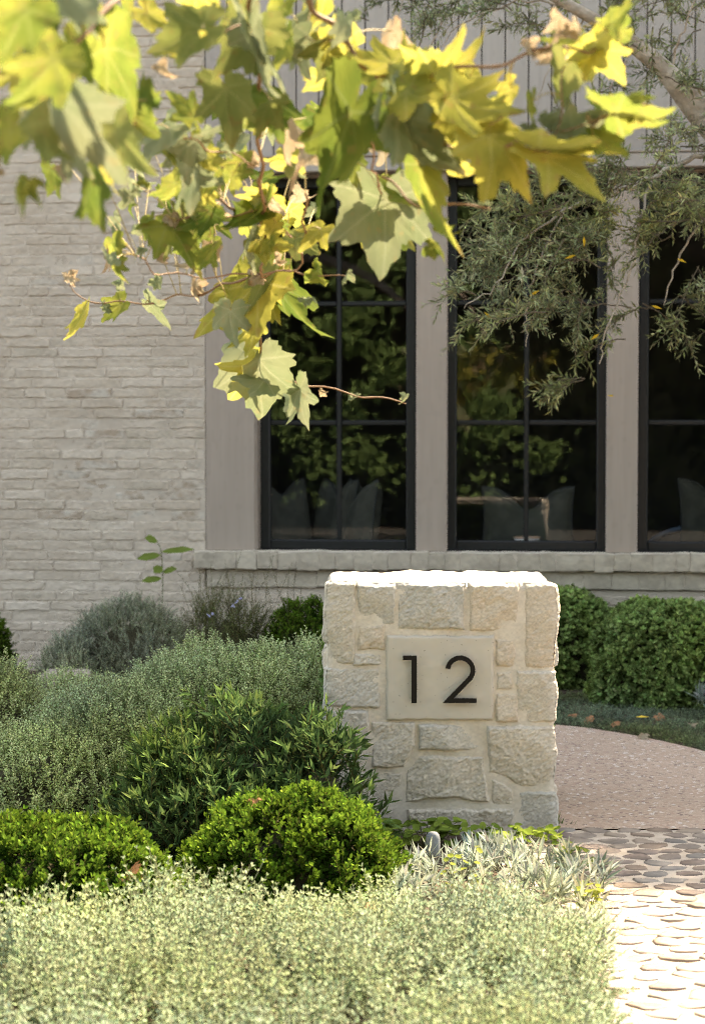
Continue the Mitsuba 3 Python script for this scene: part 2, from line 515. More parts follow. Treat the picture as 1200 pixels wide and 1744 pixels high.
# brick wall: backing plus single bricks
CRS = .0556
wall_faces = [cbox(-6, u_post - .002, .0, .25, -.05, 5.0, .002), cbox(u_post - .001, u_end, .0, .25, -.05, z_sill - .20, .002)]
scene[H + '__brick_wall'] = mikit.ply(hw(cat(wall_faces)), 'm_wall_mortar')


def brick(u0, u1, z0, z1, proud, rng, rough=1.0):
    us = np.concatenate([[0, .0035], np.linspace(.0035, u1 - u0 - .0035, 6)[1:-1], [u1 - u0 - .0035, u1 - u0]])
    zs = np.array([0, .0035, z1 - z0 - .0035, z1 - z0])
    A, Bz = np.meshgrid(us, zs, indexing='ij')
    dep = np.full(A.shape, .004)
    dep[1:-1, 1:-1] = -proud - rng.normal(0, .0011 * rough, dep[1:-1, 1:-1].shape)
    tilt = rng.normal(0, .0025 * rough)
    A = A + rng.normal(0, .0014 * rough, A.shape)
    wob = rng.normal(0, .0016 * rough, (len(us), 1)) + np.array([[0, 0, 0, 0]]) + rng.normal(0, .001 * rough, A.shape)
    V = np.stack([u0 + A, dep + tilt * (A / (u1 - u0) - .5) * (dep < 0), z0 + Bz + wob], -1).reshape(-1, 3)
    Fc = []
    for i in range(len(us) - 1):
        for j in range(3):
            a = i * 4 + j
            Fc += [[a, a + 4, a + 5], [a, a + 5, a + 1]]
    return V, np.array(Fc)


rng = np.random.default_rng(5)
bricks = []


def course(u_from, u_to, z, rng):
    u = u_from - rng.uniform(0, .25)
    while u < u_to:
        L = rng.uniform(.225, .275) if rng.random() > .13 else rng.uniform(.10, .13)
        a, b = max(u, u_from), min(u + L, u_to)
        if b - a > .035:
            bricks.append((a + .004, b - .004, z, z + CRS - .0075))
        u += L


k = 0
while k * CRS < 4.0:
    z = .0 + k * CRS
    course(U(-60), u_post - .003, z, rng)
    if z + CRS < z_sill - .205:
        course(u_post, U(1260), z, rng)
    k += 1
cand, far = [], []
for b in bricks:
    um, zm = (b[0] + b[1]) / 2, (b[2] + b[3]) / 2
    px, py = pixel(HP + um * HT + [0, 0, zm])
    (cand if (px > 2 and 300 < py < 1086 and px < 352) or (980 < py < 1085 and px > 352 and px < 1198 and not 548 < px < 950) else far).append((b, px, py))
cand.sort(key=lambda c: -(c[0][1] - c[0][0]))
far += cand[300:]
WORN = [(205, 745), (165, 762), (140, 783), (140, 812), (175, 827), (205, 843), (315, 825), (330, 790), (285, 878), (340, 845), (100, 880), (185, 722), (125, 448)]
stuffb = []
for i, (b, px, py) in enumerate(cand[:300]):
    worn = any(abs(px - a) < 42 and abs(py - c) < 9 for a, c in WORN)
    r = rng.random()
    m = 'm_brick_worn' if worn or r < .03 else ('m_brick_grey' if r < .22 else ('m_brick_pale' if r < .5 else 'm_brick'))
    add(H + '__brick_wall__brick', hw(brick(*b, (.0045 if not worn else .001) + rng.uniform(-.0035, .004), rng, 1.0 if not worn else 1.8)), m, 32)
for b, px, py in far:
    stuffb.append(hw(brick(*b, .0045 + rng.uniform(-.0035, .004), rng)))
n = add(H + '__brick_wall__outlying_bricks', cat(stuffb), 'm_brick', 32)
labels[n] = {'kind': 'stuff'}

# sill: a row of bricks on edge, and the row below it
def edge_bricks(key, u0, u1, z0, z1, v0, wmin, wmax, m3, start=0):
    u = u0
    while u < u1:
        w = rng.uniform(wmin, wmax)
        j = rng.normal(0, .0012)
        add(key, hw(cbox(u + .0005, u + w - .0005, v0 + j, .06, z0 + rng.normal(0, .002), z1 + rng.normal(0, .0012), .005, .0024, rng)), m3[rng.integers(0, len(m3))], 35)
        u += w


scene[H + '__sill'] = mikit.ply(hw(cbox(U(336), u_end, -.057, .155, z_sill - .092, z_sill - .004, .004)), 'm_wall_mortar')
edge_bricks(H + '__sill__brick', U(333), U(1225), z_sill - .097, z_sill, -.062, .075, .125, ('m_sill', 'm_sill', 'm_sill'))
scene[H + '__sill_course'] = mikit.ply(hw(cbox(U(352), u_end, -.017, .05, z_sill - .194, z_sill - .103, .003)), 'm_wall_mortar')
edge_bricks(H + '__sill_course__brick', U(352), U(1225), z_sill - .196, z_sill - .101, -.022, .10, .16, ('m_sill', 'm_sill', 'm_sill'))
z_w0, z_w1 = z_sill + .002, Zh(600, 297)

# timber posts, head and ledge
for a, b in ((350, 433), (708, 760), (1033, 1086), (1372, 1420)):
    add(H + '__post', hw(cbox(U(a), U(b), .0, REC + .06, z_w0 - .002, z_led0 - .001, .004)), 'm_post_wood', 30)
add(H + '__window_head', hw(cbox(U(433) + .001, U(1372) - .001, .04, REC + .06, z_w1, z_led0 - .002, .003)), 'm_post_wood', 30)
add(H + '__ledge', hw(cbox(u_post - .01, u_end, -.045, .06, z_led0, z_led1, .006)), 'm_siding_wood_pale', 30)
add(H + '__ledge_flashing', hw(cbox(u_post - .012, u_end, -.052, .03, z_led1 + .001, z_led1 + .012, .002)), 'm_post_wood')
# vertical siding
zs0, zs1 = z_led1 + .014, 5.08
scene[H + '__siding'] = mikit.ply(hw(cbox(u_post + .002, 8.0, .045, .07, z_led1 - .05, zs1, .003)), 'm_gap')
u, i = u_post, 0
while u < U(1330):
    w = .1245 + rng.normal(0, .0015)
    add(H + '__siding__board', hw(cbox(u + .003, u + w - .003, .004 + rng.uniform(0, .0035), .045, zs0, zs1, .004)), 'm_siding_wood' if rng.random() < .55 else 'm_siding_wood_pale', 30)
    u += w
add(H + '__siding__outlying_board', hw(cbox(u, 8.0, .004, .045, zs0, zs1, .004)), 'm_siding_wood')

# windows
def window(a, b):
    k = H + '__window'
    n, i = k, 0
    while n + '__frame' in scene:
        i += 1
        n = '%s_%03d' % (k, i)
    v0, v1 = REC - .03, REC + .04
    ua, ub = U(a, v0) + .001, U(b, v0) - .001
    fw = .052
    add(n + '__frame', hw(cat([cbox(ua, ua + fw, v0, v1, z_w0, z_w1, .006), cbox(ub - fw, ub, v0, v1, z_w0, z_w1, .006),
                               cbox(ua + fw + .001, ub - fw - .001, v0 + .002, v1, z_w0, z_w0 + fw, .006), cbox(ua + fw + .001, ub - fw - .001, v0 + .002, v1, z_w1 - fw, z_w1, .006)])), 'm_window_metal', 30)
    um = (ua + ub) / 2 + (.0 if a > 500 else .005)
    zz = [Zh(600, 720, REC), Zh(600, 517, REC)]
    mw = .013
    add(n + '__muntin', hw(cbox(um - mw, um + mw, v0 + .012, v1 - .02, z_w0 + fw + .001, z_w1 - fw - .001, .005)), 'm_window_metal', 30)
    for z in zz:
        for x0, x1 in ((ua + fw + .001, um - mw - .001), (um + mw + .001, ub - fw - .001)):
            add(n + '__muntin', hw(cbox(x0, x1, v0 + .014, v1 - .02, z - mw, z + mw, .005)), 'm_window_metal', 30)
    cols = ((ua + fw, um - mw), (um + mw, ub - fw))
    rows = ((z_w0 + fw, zz[0] - mw), (zz[0] + mw, zz[1] - mw), (zz[1] + mw, z_w1 - fw))
    vg = REC + .008
    for x0, x1 in cols:
        for z0, z1 in rows:
            e = .004
            add(n + '__pane', hw((np.array([[x0 - e, vg, z0 - e], [x1 + e, vg, z0 - e], [x1 + e, vg, z1 + e], [x0 - e, vg, z1 + e]]), np.array([[0, 1, 2], [0, 2, 3]]))), 'm_glass')


for a, b in ((443, 708), (760, 1033), (1086, 1372)):
    window(a, b)
add(H + '__jamb', hw(cbox(U(433) + .0005, U(443, REC - .03), REC - .02, REC + .06, z_w0, z_w1, .003)), 'm_post_wood')

# the dark room behind
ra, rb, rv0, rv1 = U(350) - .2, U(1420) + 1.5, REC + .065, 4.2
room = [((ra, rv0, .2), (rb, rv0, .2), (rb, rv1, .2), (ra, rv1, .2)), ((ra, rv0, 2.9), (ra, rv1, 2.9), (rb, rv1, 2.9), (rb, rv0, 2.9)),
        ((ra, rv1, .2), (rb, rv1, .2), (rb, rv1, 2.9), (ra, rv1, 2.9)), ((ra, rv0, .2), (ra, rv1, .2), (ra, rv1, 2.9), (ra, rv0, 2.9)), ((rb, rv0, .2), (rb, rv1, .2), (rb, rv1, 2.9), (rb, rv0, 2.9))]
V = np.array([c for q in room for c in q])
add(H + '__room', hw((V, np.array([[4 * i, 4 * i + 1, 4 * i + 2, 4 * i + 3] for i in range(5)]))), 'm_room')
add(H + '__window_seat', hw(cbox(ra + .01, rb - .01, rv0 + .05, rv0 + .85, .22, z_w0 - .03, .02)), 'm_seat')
# roof over the front: gable left of the eaves line, and the side walls that carry it
prof = [(-6.0, 4.6), (-1.2, 4.6), (.9, 8.2), (2.6, 5.29), (8.0, 5.29)]
Vr, Fr = [], []
for u, z in prof:
    Vr += [(u, -.35, z), (u, -.35, z + .16), (u, 8.0, z), (u, 8.0, z + .16)]
for i in range(len(prof) - 1):
    a, b = 4 * i, 4 * i + 4
    Fr += [[a, b, b + 1, a + 1], [a + 1, b + 1, b + 3, a + 3], [a + 2, a + 3, b + 3, b + 2], [a, a + 2, b + 2, b]]
add(H + '__roof', hw((np.array(Vr), np.array(Fr))), 'm_roof')
Vg = [(u, .06, z) for u, z in prof] + [(u, .06, 4.55 if u < 2 else 4.98) for u, z in prof]
n0 = len(prof)
add(H + '__gable', hw((np.array(Vg), np.array([[i, i + 1, n0 + i + 1, n0 + i] for i in range(n0 - 1)]))), 'm_siding_wood')
add(H + '__side_wall', hw(cat([cbox(-6, -5.8, .26, 8, 0, 4.59, .002), cbox(7.8, 8.0, .08, 8, 0, 4.8, .002), cbox(-5.79, 7.79, 7.8, 8, 0, 4.5, .002), cbox(u_end + .01, 7.79, .0, .2, 0, zs1, .002)])), 'm_brick')


# things in the room, seen through the glass
def cushion(px, py0, w, h, turn, label, chop=.26, lean=.18, v=.62):
    nu = 25
    a = np.linspace(-1, 1, nu)
    A, Bz = np.meshgrid(a, a, indexing='ij')
    th = .085 * np.clip((1 - A ** 4) * (1 - Bz ** 4), 0, 1) ** .55
    dent = chop * np.exp(-(A / .42) ** 2) * np.clip((Bz + .3) / 1.3, 0, 1) ** 1.5
    pin = 1 - .07 * (1 - A ** 2)
    x = A * w / 2 * (1 - .06 * (1 - Bz ** 2))
    z = (Bz * pin + 1) * h / 2 - dent * h
    th = th * (1 - .5 * dent / max(chop, .01) * .8)
    ct, st = math.cos(turn), math.sin(turn)
    Vs, Fs = [], []
    for s in (-1, 1):
        y = s * th + lean * z
        Vs.append(np.stack([x * ct - y * st, x * st + y * ct, z], -1).reshape(-1, 3))
    for s in (0, 1):
        o = s * nu * nu
        for i in range(nu - 1):
            for j in range(nu - 1):
                q = o + i * nu + j
                f = [[q, q + nu, q + nu + 1], [q, q + nu + 1, q + 1]]
                Fs += f if s == 0 else [t[::-1] for t in f]
    V = np.vstack(Vs) + np.array([U(px, v), v, z_w0 - .028])
    t = thing('cushion', label, 'cushion', 'cushions on the window seat')
    scene[t + '__cover'] = mikit.ply(hw((V, np.array(Fs))), 'm_cushion', True)
    border = [(i, 0) for i in range(nu)] + [(nu - 1, j) for j in range(1, nu)] + [(i, nu - 1) for i in range(nu - 2, -1, -1)] + [(0, j) for j in range(nu - 2, -1, -1)]
    y = lean * z
    B3 = np.stack([x * ct - y * st, x * st + y * ct, z], -1)
    loop = np.array([B3[i, j] for i, j in border]) + np.array([U(px, v), v, z_w0 - .028])
    scene[t + '__piping'] = mikit.ply(hw(tube(loop, .006, 5, False)), 'm_piping', True)


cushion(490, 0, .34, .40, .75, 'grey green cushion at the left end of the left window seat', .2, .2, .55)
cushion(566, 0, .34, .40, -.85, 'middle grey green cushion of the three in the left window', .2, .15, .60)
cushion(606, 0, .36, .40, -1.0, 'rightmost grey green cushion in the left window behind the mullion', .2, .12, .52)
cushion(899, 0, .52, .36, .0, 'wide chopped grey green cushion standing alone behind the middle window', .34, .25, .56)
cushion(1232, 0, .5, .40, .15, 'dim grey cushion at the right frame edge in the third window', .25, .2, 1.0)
bw = thing('bowl', 'small white bowl with tan rim before the middle window cushion', 'bowl')
prof_b = np.array([(0, 0), (.03, 0), (.055, .02), (.068, .05), (.072, .085), (.066, .085), (.06, .05), (.03, .012), (0, .01)])
bm = trimesh.creation.revolve(prof_b, sections=24)
bv = np.array(bm.vertices) + np.array([U(898, .36), .36, z_w0 - .028])
add(bw + '__body', hw((bv, np.array(bm.faces))), 'm_white_ceramic', 40)
an = np.linspace(0, 2 * np.pi, 25)
add(bw + '__rim', hw(tube(np.stack([U(898, .36) + .07 * np.cos(an), .36 + .07 * np.sin(an), np.full(25, z_w0 + .058)], 1), .005, 6, False)), 'm_tan', True)
ch = thing('armchair', 'blue grey rounded armchair seen dimly through the third window', 'armchair')
an = np.linspace(math.pi, 2 * math.pi, 25)
ctr = np.array([U(1235, 1.5), 1.5, 0])
rail = np.stack([ctr[0] + .48 * np.cos(an), ctr[1] + .42 * np.sin(an) * 1.0, .56 + .22 * np.sin(an - math.pi) ** .8], 1)
add(ch + '__top_rail', hw(tube(rail, .018, 8)), 'm_chair_blue', True)
Vb = np.vstack([rail - [0, 0, .015], np.column_stack([rail[:, :2], np.full(25, .44)])])
add(ch + '__back', hw((Vb, np.array([[i, i + 1, 26 + i, 25 + i] for i in range(24)]))), 'm_seat')
add(ch + '__seat', hw(cbox(ctr[0] - .42, ctr[0] + .42, 1.15, 1.95, .34, .44, .03)), 'm_seat', 30)
for sx in (-.36, .36):
    for sy in (1.22, 1.88):
        add(ch + '__leg', hw(cbox(ctr[0] + sx - .02, ctr[0] + sx + .02, sy - .02, sy + .02, .2, .339, .003)), 'm_chair_blue')

# ------------------------------------------------------------------ the stone pillar with the number plate
rng = np.random.default_rng(21)
PW, PT, PZ, PX0, PY0 = .731, .40, .812, P(553, 1200, 6.0)[0] + .011, 6.0


def ppt(px, py):
    p = P(px, py, PY0)
    return p[0] - PX0, p[2]


pil = thing('address_pillar', 'rough pale limestone block pillar bearing the black number 12', 'pillar')
RC = .014


def wrap(s, h):
    """Perimeter position s (0 at the left front edge, PW at the right front edge) pushed out by h."""
    per = 2 * (PW + PT)
    s = np.mod(s + per, per)
    out = np.zeros(s.shape + (2,))
    nn = np.zeros(s.shape + (2,))
    for lo, ln, p0, d, nrm in ((0, PW, (0, 0), (1, 0), (0, -1)), (PW, PT, (PW, 0), (0, 1), (1, 0)), (PW + PT, PW, (PW, PT), (-1, 0), (0, 1)), (2 * PW + PT, PT, (0, PT), (0, -1), (-1, 0))):
        m = (s >= lo) & (s < lo + ln + 1e-9)
        t = s - lo
        b = np.clip((RC - t) / RC, 0, 1), np.clip((t - (ln - RC)) / RC, 0, 1)
        d, nrm = np.array(d), np.array(nrm)
        pos = np.array(p0) + t[..., None] * d - (RC * .55 * (b[0] ** 2 + b[1] ** 2))[..., None] * nrm
        nv = nrm - d * (b[0] * .9)[..., None] + d * (b[1] * .9)[..., None]
        nv = unit(nv)
        out[m], nn[m] = pos[m], nv[m]
    return out + nn * h[..., None]


def patch(poly, hfun, step):
    x0, z0, x1, z1 = poly.bounds
    nx, nz = max(4, int((x1 - x0) / step) + 1), max(4, int((z1 - z0) / step) + 1)
    S, Z = np.meshgrid(np.linspace(x0, x1, nx), np.linspace(z0, z1, nz), indexing='ij')
    ins = shapely.contains_xy(poly, S.ravel(), Z.ravel()).reshape(S.shape)
    d = shapely.distance(shapely.points(S.ravel(), Z.ravel()), poly.boundary).reshape(S.shape) * np.where(ins, 1, -1)
    h = hfun(S, Z, d)
    xy = wrap(S, h)
    V = np.stack([PX0 + xy[..., 0], PY0 + xy[..., 1], Z], -1).reshape(-1, 3)
    ok = d > -step * .8
    Fc = []
    idx = np.arange(nx * nz).reshape(nx, nz)
    cell = ok[:-1, :-1] & ok[1:, :-1] & ok[:-1, 1:] & ok[1:, 1:]
    a, b, c, e = idx[:-1, :-1][cell], idx[1:, :-1][cell], idx[1:, 1:][cell], idx[:-1, 1:][cell]
    Fc = np.vstack([np.stack([a, b, c], 1), np.stack([a, c, e], 1)])
    keep = np.unique(Fc)
    re = np.zeros(nx * nz, int)
    re[keep] = np.arange(len(keep))
    return V[keep], re[Fc]


def stone_h(seed, proud, rough):
    tx, tz = rng.normal(0, .035, 2)
    pl = [(rng.uniform(0, 1), rng.uniform(0, 1), rng.normal(0, .13), rng.normal(0, .13), rng.uniform(.001, .008)) for _ in range(9)]

    def f(S, Z, d):
        q = np.stack([S, Z, np.full(S.shape, seed * 1.7)], -1)
        w = (meshkit.fbm(q * 45, 3) - .5) * .012
        e = np.clip((d + w) / .013, 0, 1)
        e = e * e * (3 - 2 * e)
        rr = np.stack([S * .8 + Z * .6, Z * .8 - S * .6, np.full(S.shape, seed * 2.3)], -1)
        big = (meshkit.fbm(rr * [14, 24, 1], 2) - .5) * .013
        facet = np.min([c_ + gx * (S - S.min() - ax * np.ptp(S)) + gz * (Z - Z.min() - az * np.ptp(Z)) for ax, az, gx, gz, c_ in pl], axis=0)
        facet = np.clip(facet - facet.mean() + .0025, -.006, .010)
        chip = np.abs(meshkit.fbm(rr * [42, 95, 1] + 9, 3) - .5) * -.011
        fine = (meshkit.fbm(rr * [130, 210, 1], 2) - .5) * .006
        return -.007 + e * (.007 + proud + rough * (big + chip + fine + facet) + .003 + tx * (S - S.mean()) + tz * (Z - Z.mean()))
    return f


rects = [  # left, top, right, bottom in pixels of the photograph, or a list of corners; material; proud
    ((530, 992, 605, 1131), 0, .006), ([(608, 995), (673, 995), (673, 1064), (650, 1064), (608, 1046)], 2, .006), ((676, 995, 790, 1072), 2, .008),
    ((608, 1064, 655, 1108), 1, .005), ((601, 1112, 652, 1134), 2, .003), ((530, 1137, 647, 1205), 2, .007), ((799, 995, 883, 1075), 1, .008),
    ((893, 995, 975, 1138), 1, .007), ((843, 1089, 877, 1137), 1, .004), ((843, 1143, 872, 1176), 0, .004), ((843, 1180, 882, 1230), 1, .006),
    ((879, 1142, 975, 1231), 0, .006), ((530, 1209, 629, 1308), 2, .006), ([(632, 1228), (706, 1230), (706, 1268), (692, 1296), (690, 1308), (632, 1308)], 0, .008),
    ((712, 1233, 818, 1278), 2, .007), ([(712, 1287), (822, 1289), (833, 1366), (806, 1366), (778, 1358), (740, 1359), (689, 1369), (689, 1316), (700, 1300)], 0, .009),
    ([(828, 1236), (975, 1236), (975, 1341), (882, 1341), (862, 1324), (831, 1316)], 0, .008), ([(836, 1326), (856, 1330), (875, 1348), (875, 1372), (837, 1372)], 0, .004),
    ((881, 1348, 975, 1434), 2, .008), ((692, 1377, 875, 1434), 0, .006), ((530, 1315, 684, 1434), 0, .007)]
mats_st = ('m_stone', 'm_stone_tan', 'm_stone_grey')
for i, (r, m, pr) in enumerate(rects):
    c = [(r[0], r[1]), (r[2], r[1]), (r[2], r[3]), (r[0], r[3])] if isinstance(r, tuple) else r
    poly = Polygon([ppt(*q) for q in c]).buffer(.0055, join_style=1)
    fine_step = .0032
    add(pil + '__stone', patch(poly, stone_h(i + 1, pr, 1.0), fine_step), mats_st[m], True)
# stones of the other three sides
i = 40
for s0, s1 in ((PW + .05, PW + PT - .005), (PW + PT + .0, 2 * PW + PT - .01), (2 * PW + PT + .005, 2 * PW + 2 * PT - .05)):
    z = .0
    while z < PZ - .06:
        hgt = min(rng.uniform(.11, .2), PZ - .004 - z)
        s = s0
        while s < s1 - .03:
            w = min(rng.uniform(.13, .26), s1 - s)
            add(pil + '__stone', patch(sbox(s + .005, z + .004, s + w - .005, z + hgt - .006).buffer(.002), stone_h(i, .006, 1), .009), mats_st[i % 3], True)
            s += w
            i += 1
        z += hgt
# mortar body (all four sides)
sg = np.unique(np.concatenate([np.linspace(0, 2 * (PW + PT), 330), [0, PW, PW + PT, 2 * PW + PT]]))[:-1]
zg = np.linspace(-.03, PZ - .012, 110)
S, Z = np.meshgrid(sg, zg, indexing='ij')
h = (meshkit.fbm(np.stack([S * 30, Z * 30, S * 0], -1), 3) - .5) * .005 + .0035
xy = wrap(S, h)
V = np.stack([PX0 + xy[..., 0], PY0 + xy[..., 1], Z], -1).reshape(-1, 3)
ns, nz = S.shape
ii, jj = np.meshgrid(np.arange(ns), np.arange(nz - 1), indexing='ij')
a, b = ii * nz + jj, ((ii + 1) % ns) * nz + jj
Fq = np.vstack([np.stack([a, b, b + 1], -1).reshape(-1, 3), np.stack([a, b + 1, a + 1], -1).reshape(-1, 3)])
add(pil + '__mortar', (V, Fq), 'm_stone_mortar', True)
# rough top
nx, ny = 120, 80
A, Bv = np.meshgrid(np.linspace(-.004, PW + .004, nx), np.linspace(-.004, PT + .004, ny), indexing='ij')
q = np.stack([A, Bv, A * 0 + 3.3], -1)
dd = np.minimum(np.minimum(A + .004, PW + .004 - A), np.minimum(Bv + .004, PT + .004 - Bv)) + (meshkit.fbm(q * 28, 3) - .5) * .012
e = np.clip(dd / .022, 0, 1)
e = np.sqrt(np.clip(1 - (1 - e) ** 2, 0, 1))
zt = PZ - .026 + e * .024 + .042 * Bv + (meshkit.fbm(q * [9, 5, 1], 3) - .45) * .024 * e + (meshkit.fbm(q * 40, 3) - .5) * .012 * e
V = np.stack([PX0 + A, PY0 + Bv, zt], -1).reshape(-1, 3)
ii, jj = np.meshgrid(np.arange(nx - 1), np.arange(ny - 1), indexing='ij')
a = ii * ny + jj
n = add(pil + '__top', (V, np.vstack([np.stack([a, a + ny, a + ny + 1], -1).reshape(-1, 3), np.stack([a, a + ny + 1, a + 1], -1).reshape(-1, 3)])), 'm_stone_top', True)
labels[n] = {'label': 'rough sunlit top of the stone pillar'}
# plate
x0, zt1 = ppt(658, 1083)
x1, zb = ppt(839, 1226)
pg = patch(sbox(x0 - .003, zb - .003, x1 + .003, zt1 + .003), lambda S, Z, d: -.010 + .027 * np.sqrt(np.clip(1 - (1 - np.clip((d + (meshkit.fbm(np.stack([S, Z, S * 0 + 7], -1) * 55, 2) - .5) * .007) / .010, 0, 1)) ** 2, 0, 1)) + (meshkit.fbm(np.stack([S, Z, S * 0 + 8], -1) * 30, 3) - .5) * .0025, .003)
n = add(pil + '__plaque', pg, 'm_plaque', True)
labels[n] = {'label': 'smooth pitted cream stone plaque'}
# digits
q = 5.4545


def dz(x, y):
    X, Zz = ppt(640 + x / q, 1060 + y / q)
    return PX0 + X, Zz


one = Polygon([dz(247, 300), dz(375, 300), dz(375, 735), dz(327, 735), dz(327, 338), dz(247, 338)])
cx, cy, rr = 777, 436, 116
an = np.radians(np.linspace(172, -38, 50))
path = [(cx + rr * math.cos(t), cy - rr * math.sin(t)) for t in an]
tx, ty = path[-1]
path += [(tx + (620 - tx) * 1.0, ty + (762 - ty) * 1.0)]
two_shape = LineString(path).buffer(21.5, cap_style=2, join_style=1)
two_shape = two_shape.intersection(sbox(560, 250, 960, 735)).union(sbox(655, 694, 927, 735))
two_shape = Polygon([dz(x, y) for x, y in (two_shape if two_shape.geom_type == 'Polygon' else max(two_shape.geoms, key=lambda g_: g_.area)).exterior.coords])
for nm, shp in (('digit', one), ('digit', two_shape)):
    ex = trimesh.creation.extrude_polygon(shp.simplify(.0001), .008, engine='earcut')
    v = np.array(ex.vertices)
    v = np.column_stack([v[:, 0], PY0 - .017 - .011 - v[:, 2], v[:, 1]])
    n = add(pil + '__digit', (v, np.array(ex.faces)[:, ::-1]), 'm_black_metal')
    labels[n] = {'label': 'black raised numeral 1' if shp is one else 'black raised numeral 2'}

# ------------------------------------------------------------------ planting
def shrub(name, label, category, group=None):
    return thing(name, label, category, group)


# boxwood
def boxwood(label, c, r, n, seed, c0, c1, ll=.0205, pw=2.5, lump=.16, k=.8, nodes=6, L=(.03, .07), group=None, name='boxwood_shrub'):
    rg = np.random.default_rng(seed)
    t = thing(name, label, 'shrub', group)
    lv, st = Leaves(), Leaves()
    p, nr = dome(rg, int(n * 1.5), c, r, pw, lump, 5)
    thin = meshkit.fbm(p * 26, 2) + rg.normal(0, .05, len(p)) > .44
    p, nr = p[thin], nr[thin]
    D = unit(nr * .75 + np.array([0, 0, .7]) + rg.normal(0, .3, p.shape))
    Ls = rg.uniform(*L, len(p))
    far = rg.random(len(p)) < .07
    Ls = np.where(far, Ls * rg.uniform(1.3, 2.0, len(p)), Ls)
    p = p + D * np.where(far, .012, 0)[:, None]
    sprigs(lv, rg, p - D * (Ls * .75)[:, None], D, Ls, nodes, 2, ll, ll * .62, 1.1, .55, c0, c1, 'oval', .2, .15, .05, st, .0011, .7, (.14, .13, .05))
    # shoots of a second, inner layer
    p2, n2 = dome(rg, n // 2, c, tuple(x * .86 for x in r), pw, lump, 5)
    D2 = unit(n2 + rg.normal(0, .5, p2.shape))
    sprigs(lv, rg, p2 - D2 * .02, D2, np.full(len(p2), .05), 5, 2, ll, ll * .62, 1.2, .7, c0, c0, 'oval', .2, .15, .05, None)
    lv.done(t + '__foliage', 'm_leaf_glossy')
    st.done(t + '__twigs', 'm_leaf')
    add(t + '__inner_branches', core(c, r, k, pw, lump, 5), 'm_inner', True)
    return t


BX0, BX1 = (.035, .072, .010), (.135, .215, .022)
boxwood('sunlit round boxwood ball in front of the stone pillar', (P(497, 1540, 5.2)[0], 5.22, -.02), (.31, .30, .29), 1750, 31, BX0, BX1)
boxwood('sunlit boxwood mound at the left frame edge with a curled dry leaf', (P(70, 1540, 4.85)[0], 4.88, -.03), (.36, .30, .30), 1900, 32, BX0, BX1)
boxwood('small dark green boxwood below the window sill left of the pillar', (P(520, 1060, 8.75)[0], 8.85, .0), (.22, .22, .50), 1500, 33, BX0, (.10, .17, .015), .016)
boxwood('clipped green shrub at far left beside the brick wall', (P(-16, 1060, 9.2)[0], 9.2, 0), (.115, .14, .385), 700, 34, BX0, (.10, .17, .015), .016)


# hedge on the right (broader leaves)
def hedge(label, c, r, n, seed, name='hedge_shrub', pw=3.2):
    rg = np.random.default_rng(seed)
    t = thing(name, label, 'shrub', None)
    lv, st = Leaves(), Leaves()
    for f, m in ((1.0, n), (.88, n // 2)):
        p, nr = dome(rg, m, c, tuple(x * f for x in r), pw, .10 if pw < 4 else .02, 5, -.02)
        D = unit(nr + np.array([0, 0, .35]) + rg.normal(0, .35, p.shape))
        Ls = rg.uniform(.03, .06, len(p))
        sprigs(lv, rg, p - D * (Ls * .6)[:, None], D, Ls, 3, 3, .034, .021, 1.35, .75, (.10, .15, .04), (.235, .32, .105), 'oval', .2, .15, .2, st if f == 1 else None, .0013, .8, (.1, .09, .05))
    lv.done(t + '__foliage', 'm_leaf_glossy')
    st.done(t + '__twigs', 'm_leaf')
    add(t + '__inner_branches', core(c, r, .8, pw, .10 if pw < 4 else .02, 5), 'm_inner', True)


hedge('rounded green hedge shrub nearest the driveway on the right', (1.54, 9.02, .0), (.35, .36, .455), 2100, 41)
hedge('green hedge shrub half hidden behind the pillar right side', (1.05, 9.62, .0), (.36, .22, .455), 1500, 42)
hedge('green hedge shrub behind at the right frame edge', (2.06, 9.30, .0), (.24, .30, .44), 900, 43)

hedge('dark shrub standing close behind the stone pillar', (.30, 6.59, .0), (.376, .12, .755), 1500, 44, pw=7)

# dark shrub with lance leaves
rg = np.random.default_rng(51)
t = thing('dark_shrub', 'dark green shrub with glossy lance leaves left of the pillar', 'shrub')
lv, st = Leaves(), Leaves()
for c, r, n in (((P(400, 1, 5.95)[0], 5.95, .0), (.36, .34, .43), 440), ((P(540, 1, 5.8)[0], 5.74, .03), (.17, .2, .38), 170), ((P(280, 1, 5.8)[0], 5.85, .0), (.24, .3, .31), 190), ((P(430, 1, 5.8)[0], 5.70, .0), (.40, .22, .25), 270)):
    p, nr = dome(rg, n, c, r, 2.0, .16, 4, -.05, .25)
    D = unit(nr * .8 + np.array([0, 0, .75]) + rg.normal(0, .35, p.shape))
    Ls = rg.uniform(.07, .13, len(p)) * np.where(rg.random(len(p)) < .12, 1.5, 1)
    p = p + D * np.where(Ls > .14, .05, 0)[:, None]
    sprigs(lv, rg, p - D * (Ls * .7)[:, None], D, Ls, 10, 1, .054, .0125, 1.1, .38, (.030, .056, .022), (.095, .15, .052), 'lance', .2, .25, .1, st, .0016, .75, (.11, .10, .04))
    sprigs(lv, rg, p - D * (Ls * .7)[:, None] + D * (Ls * .92)[:, None], D, Ls * .15, 5, 1, .046, .0115, .75, .25, (.08, .13, .04), (.145, .21, .065), 'lance', .2, .25, .1, None)
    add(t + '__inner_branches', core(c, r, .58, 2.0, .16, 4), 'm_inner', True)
lv.done(t + '__foliage', 'm_leaf_glossy')
st.done(t + '__stems', 'm_leaf')


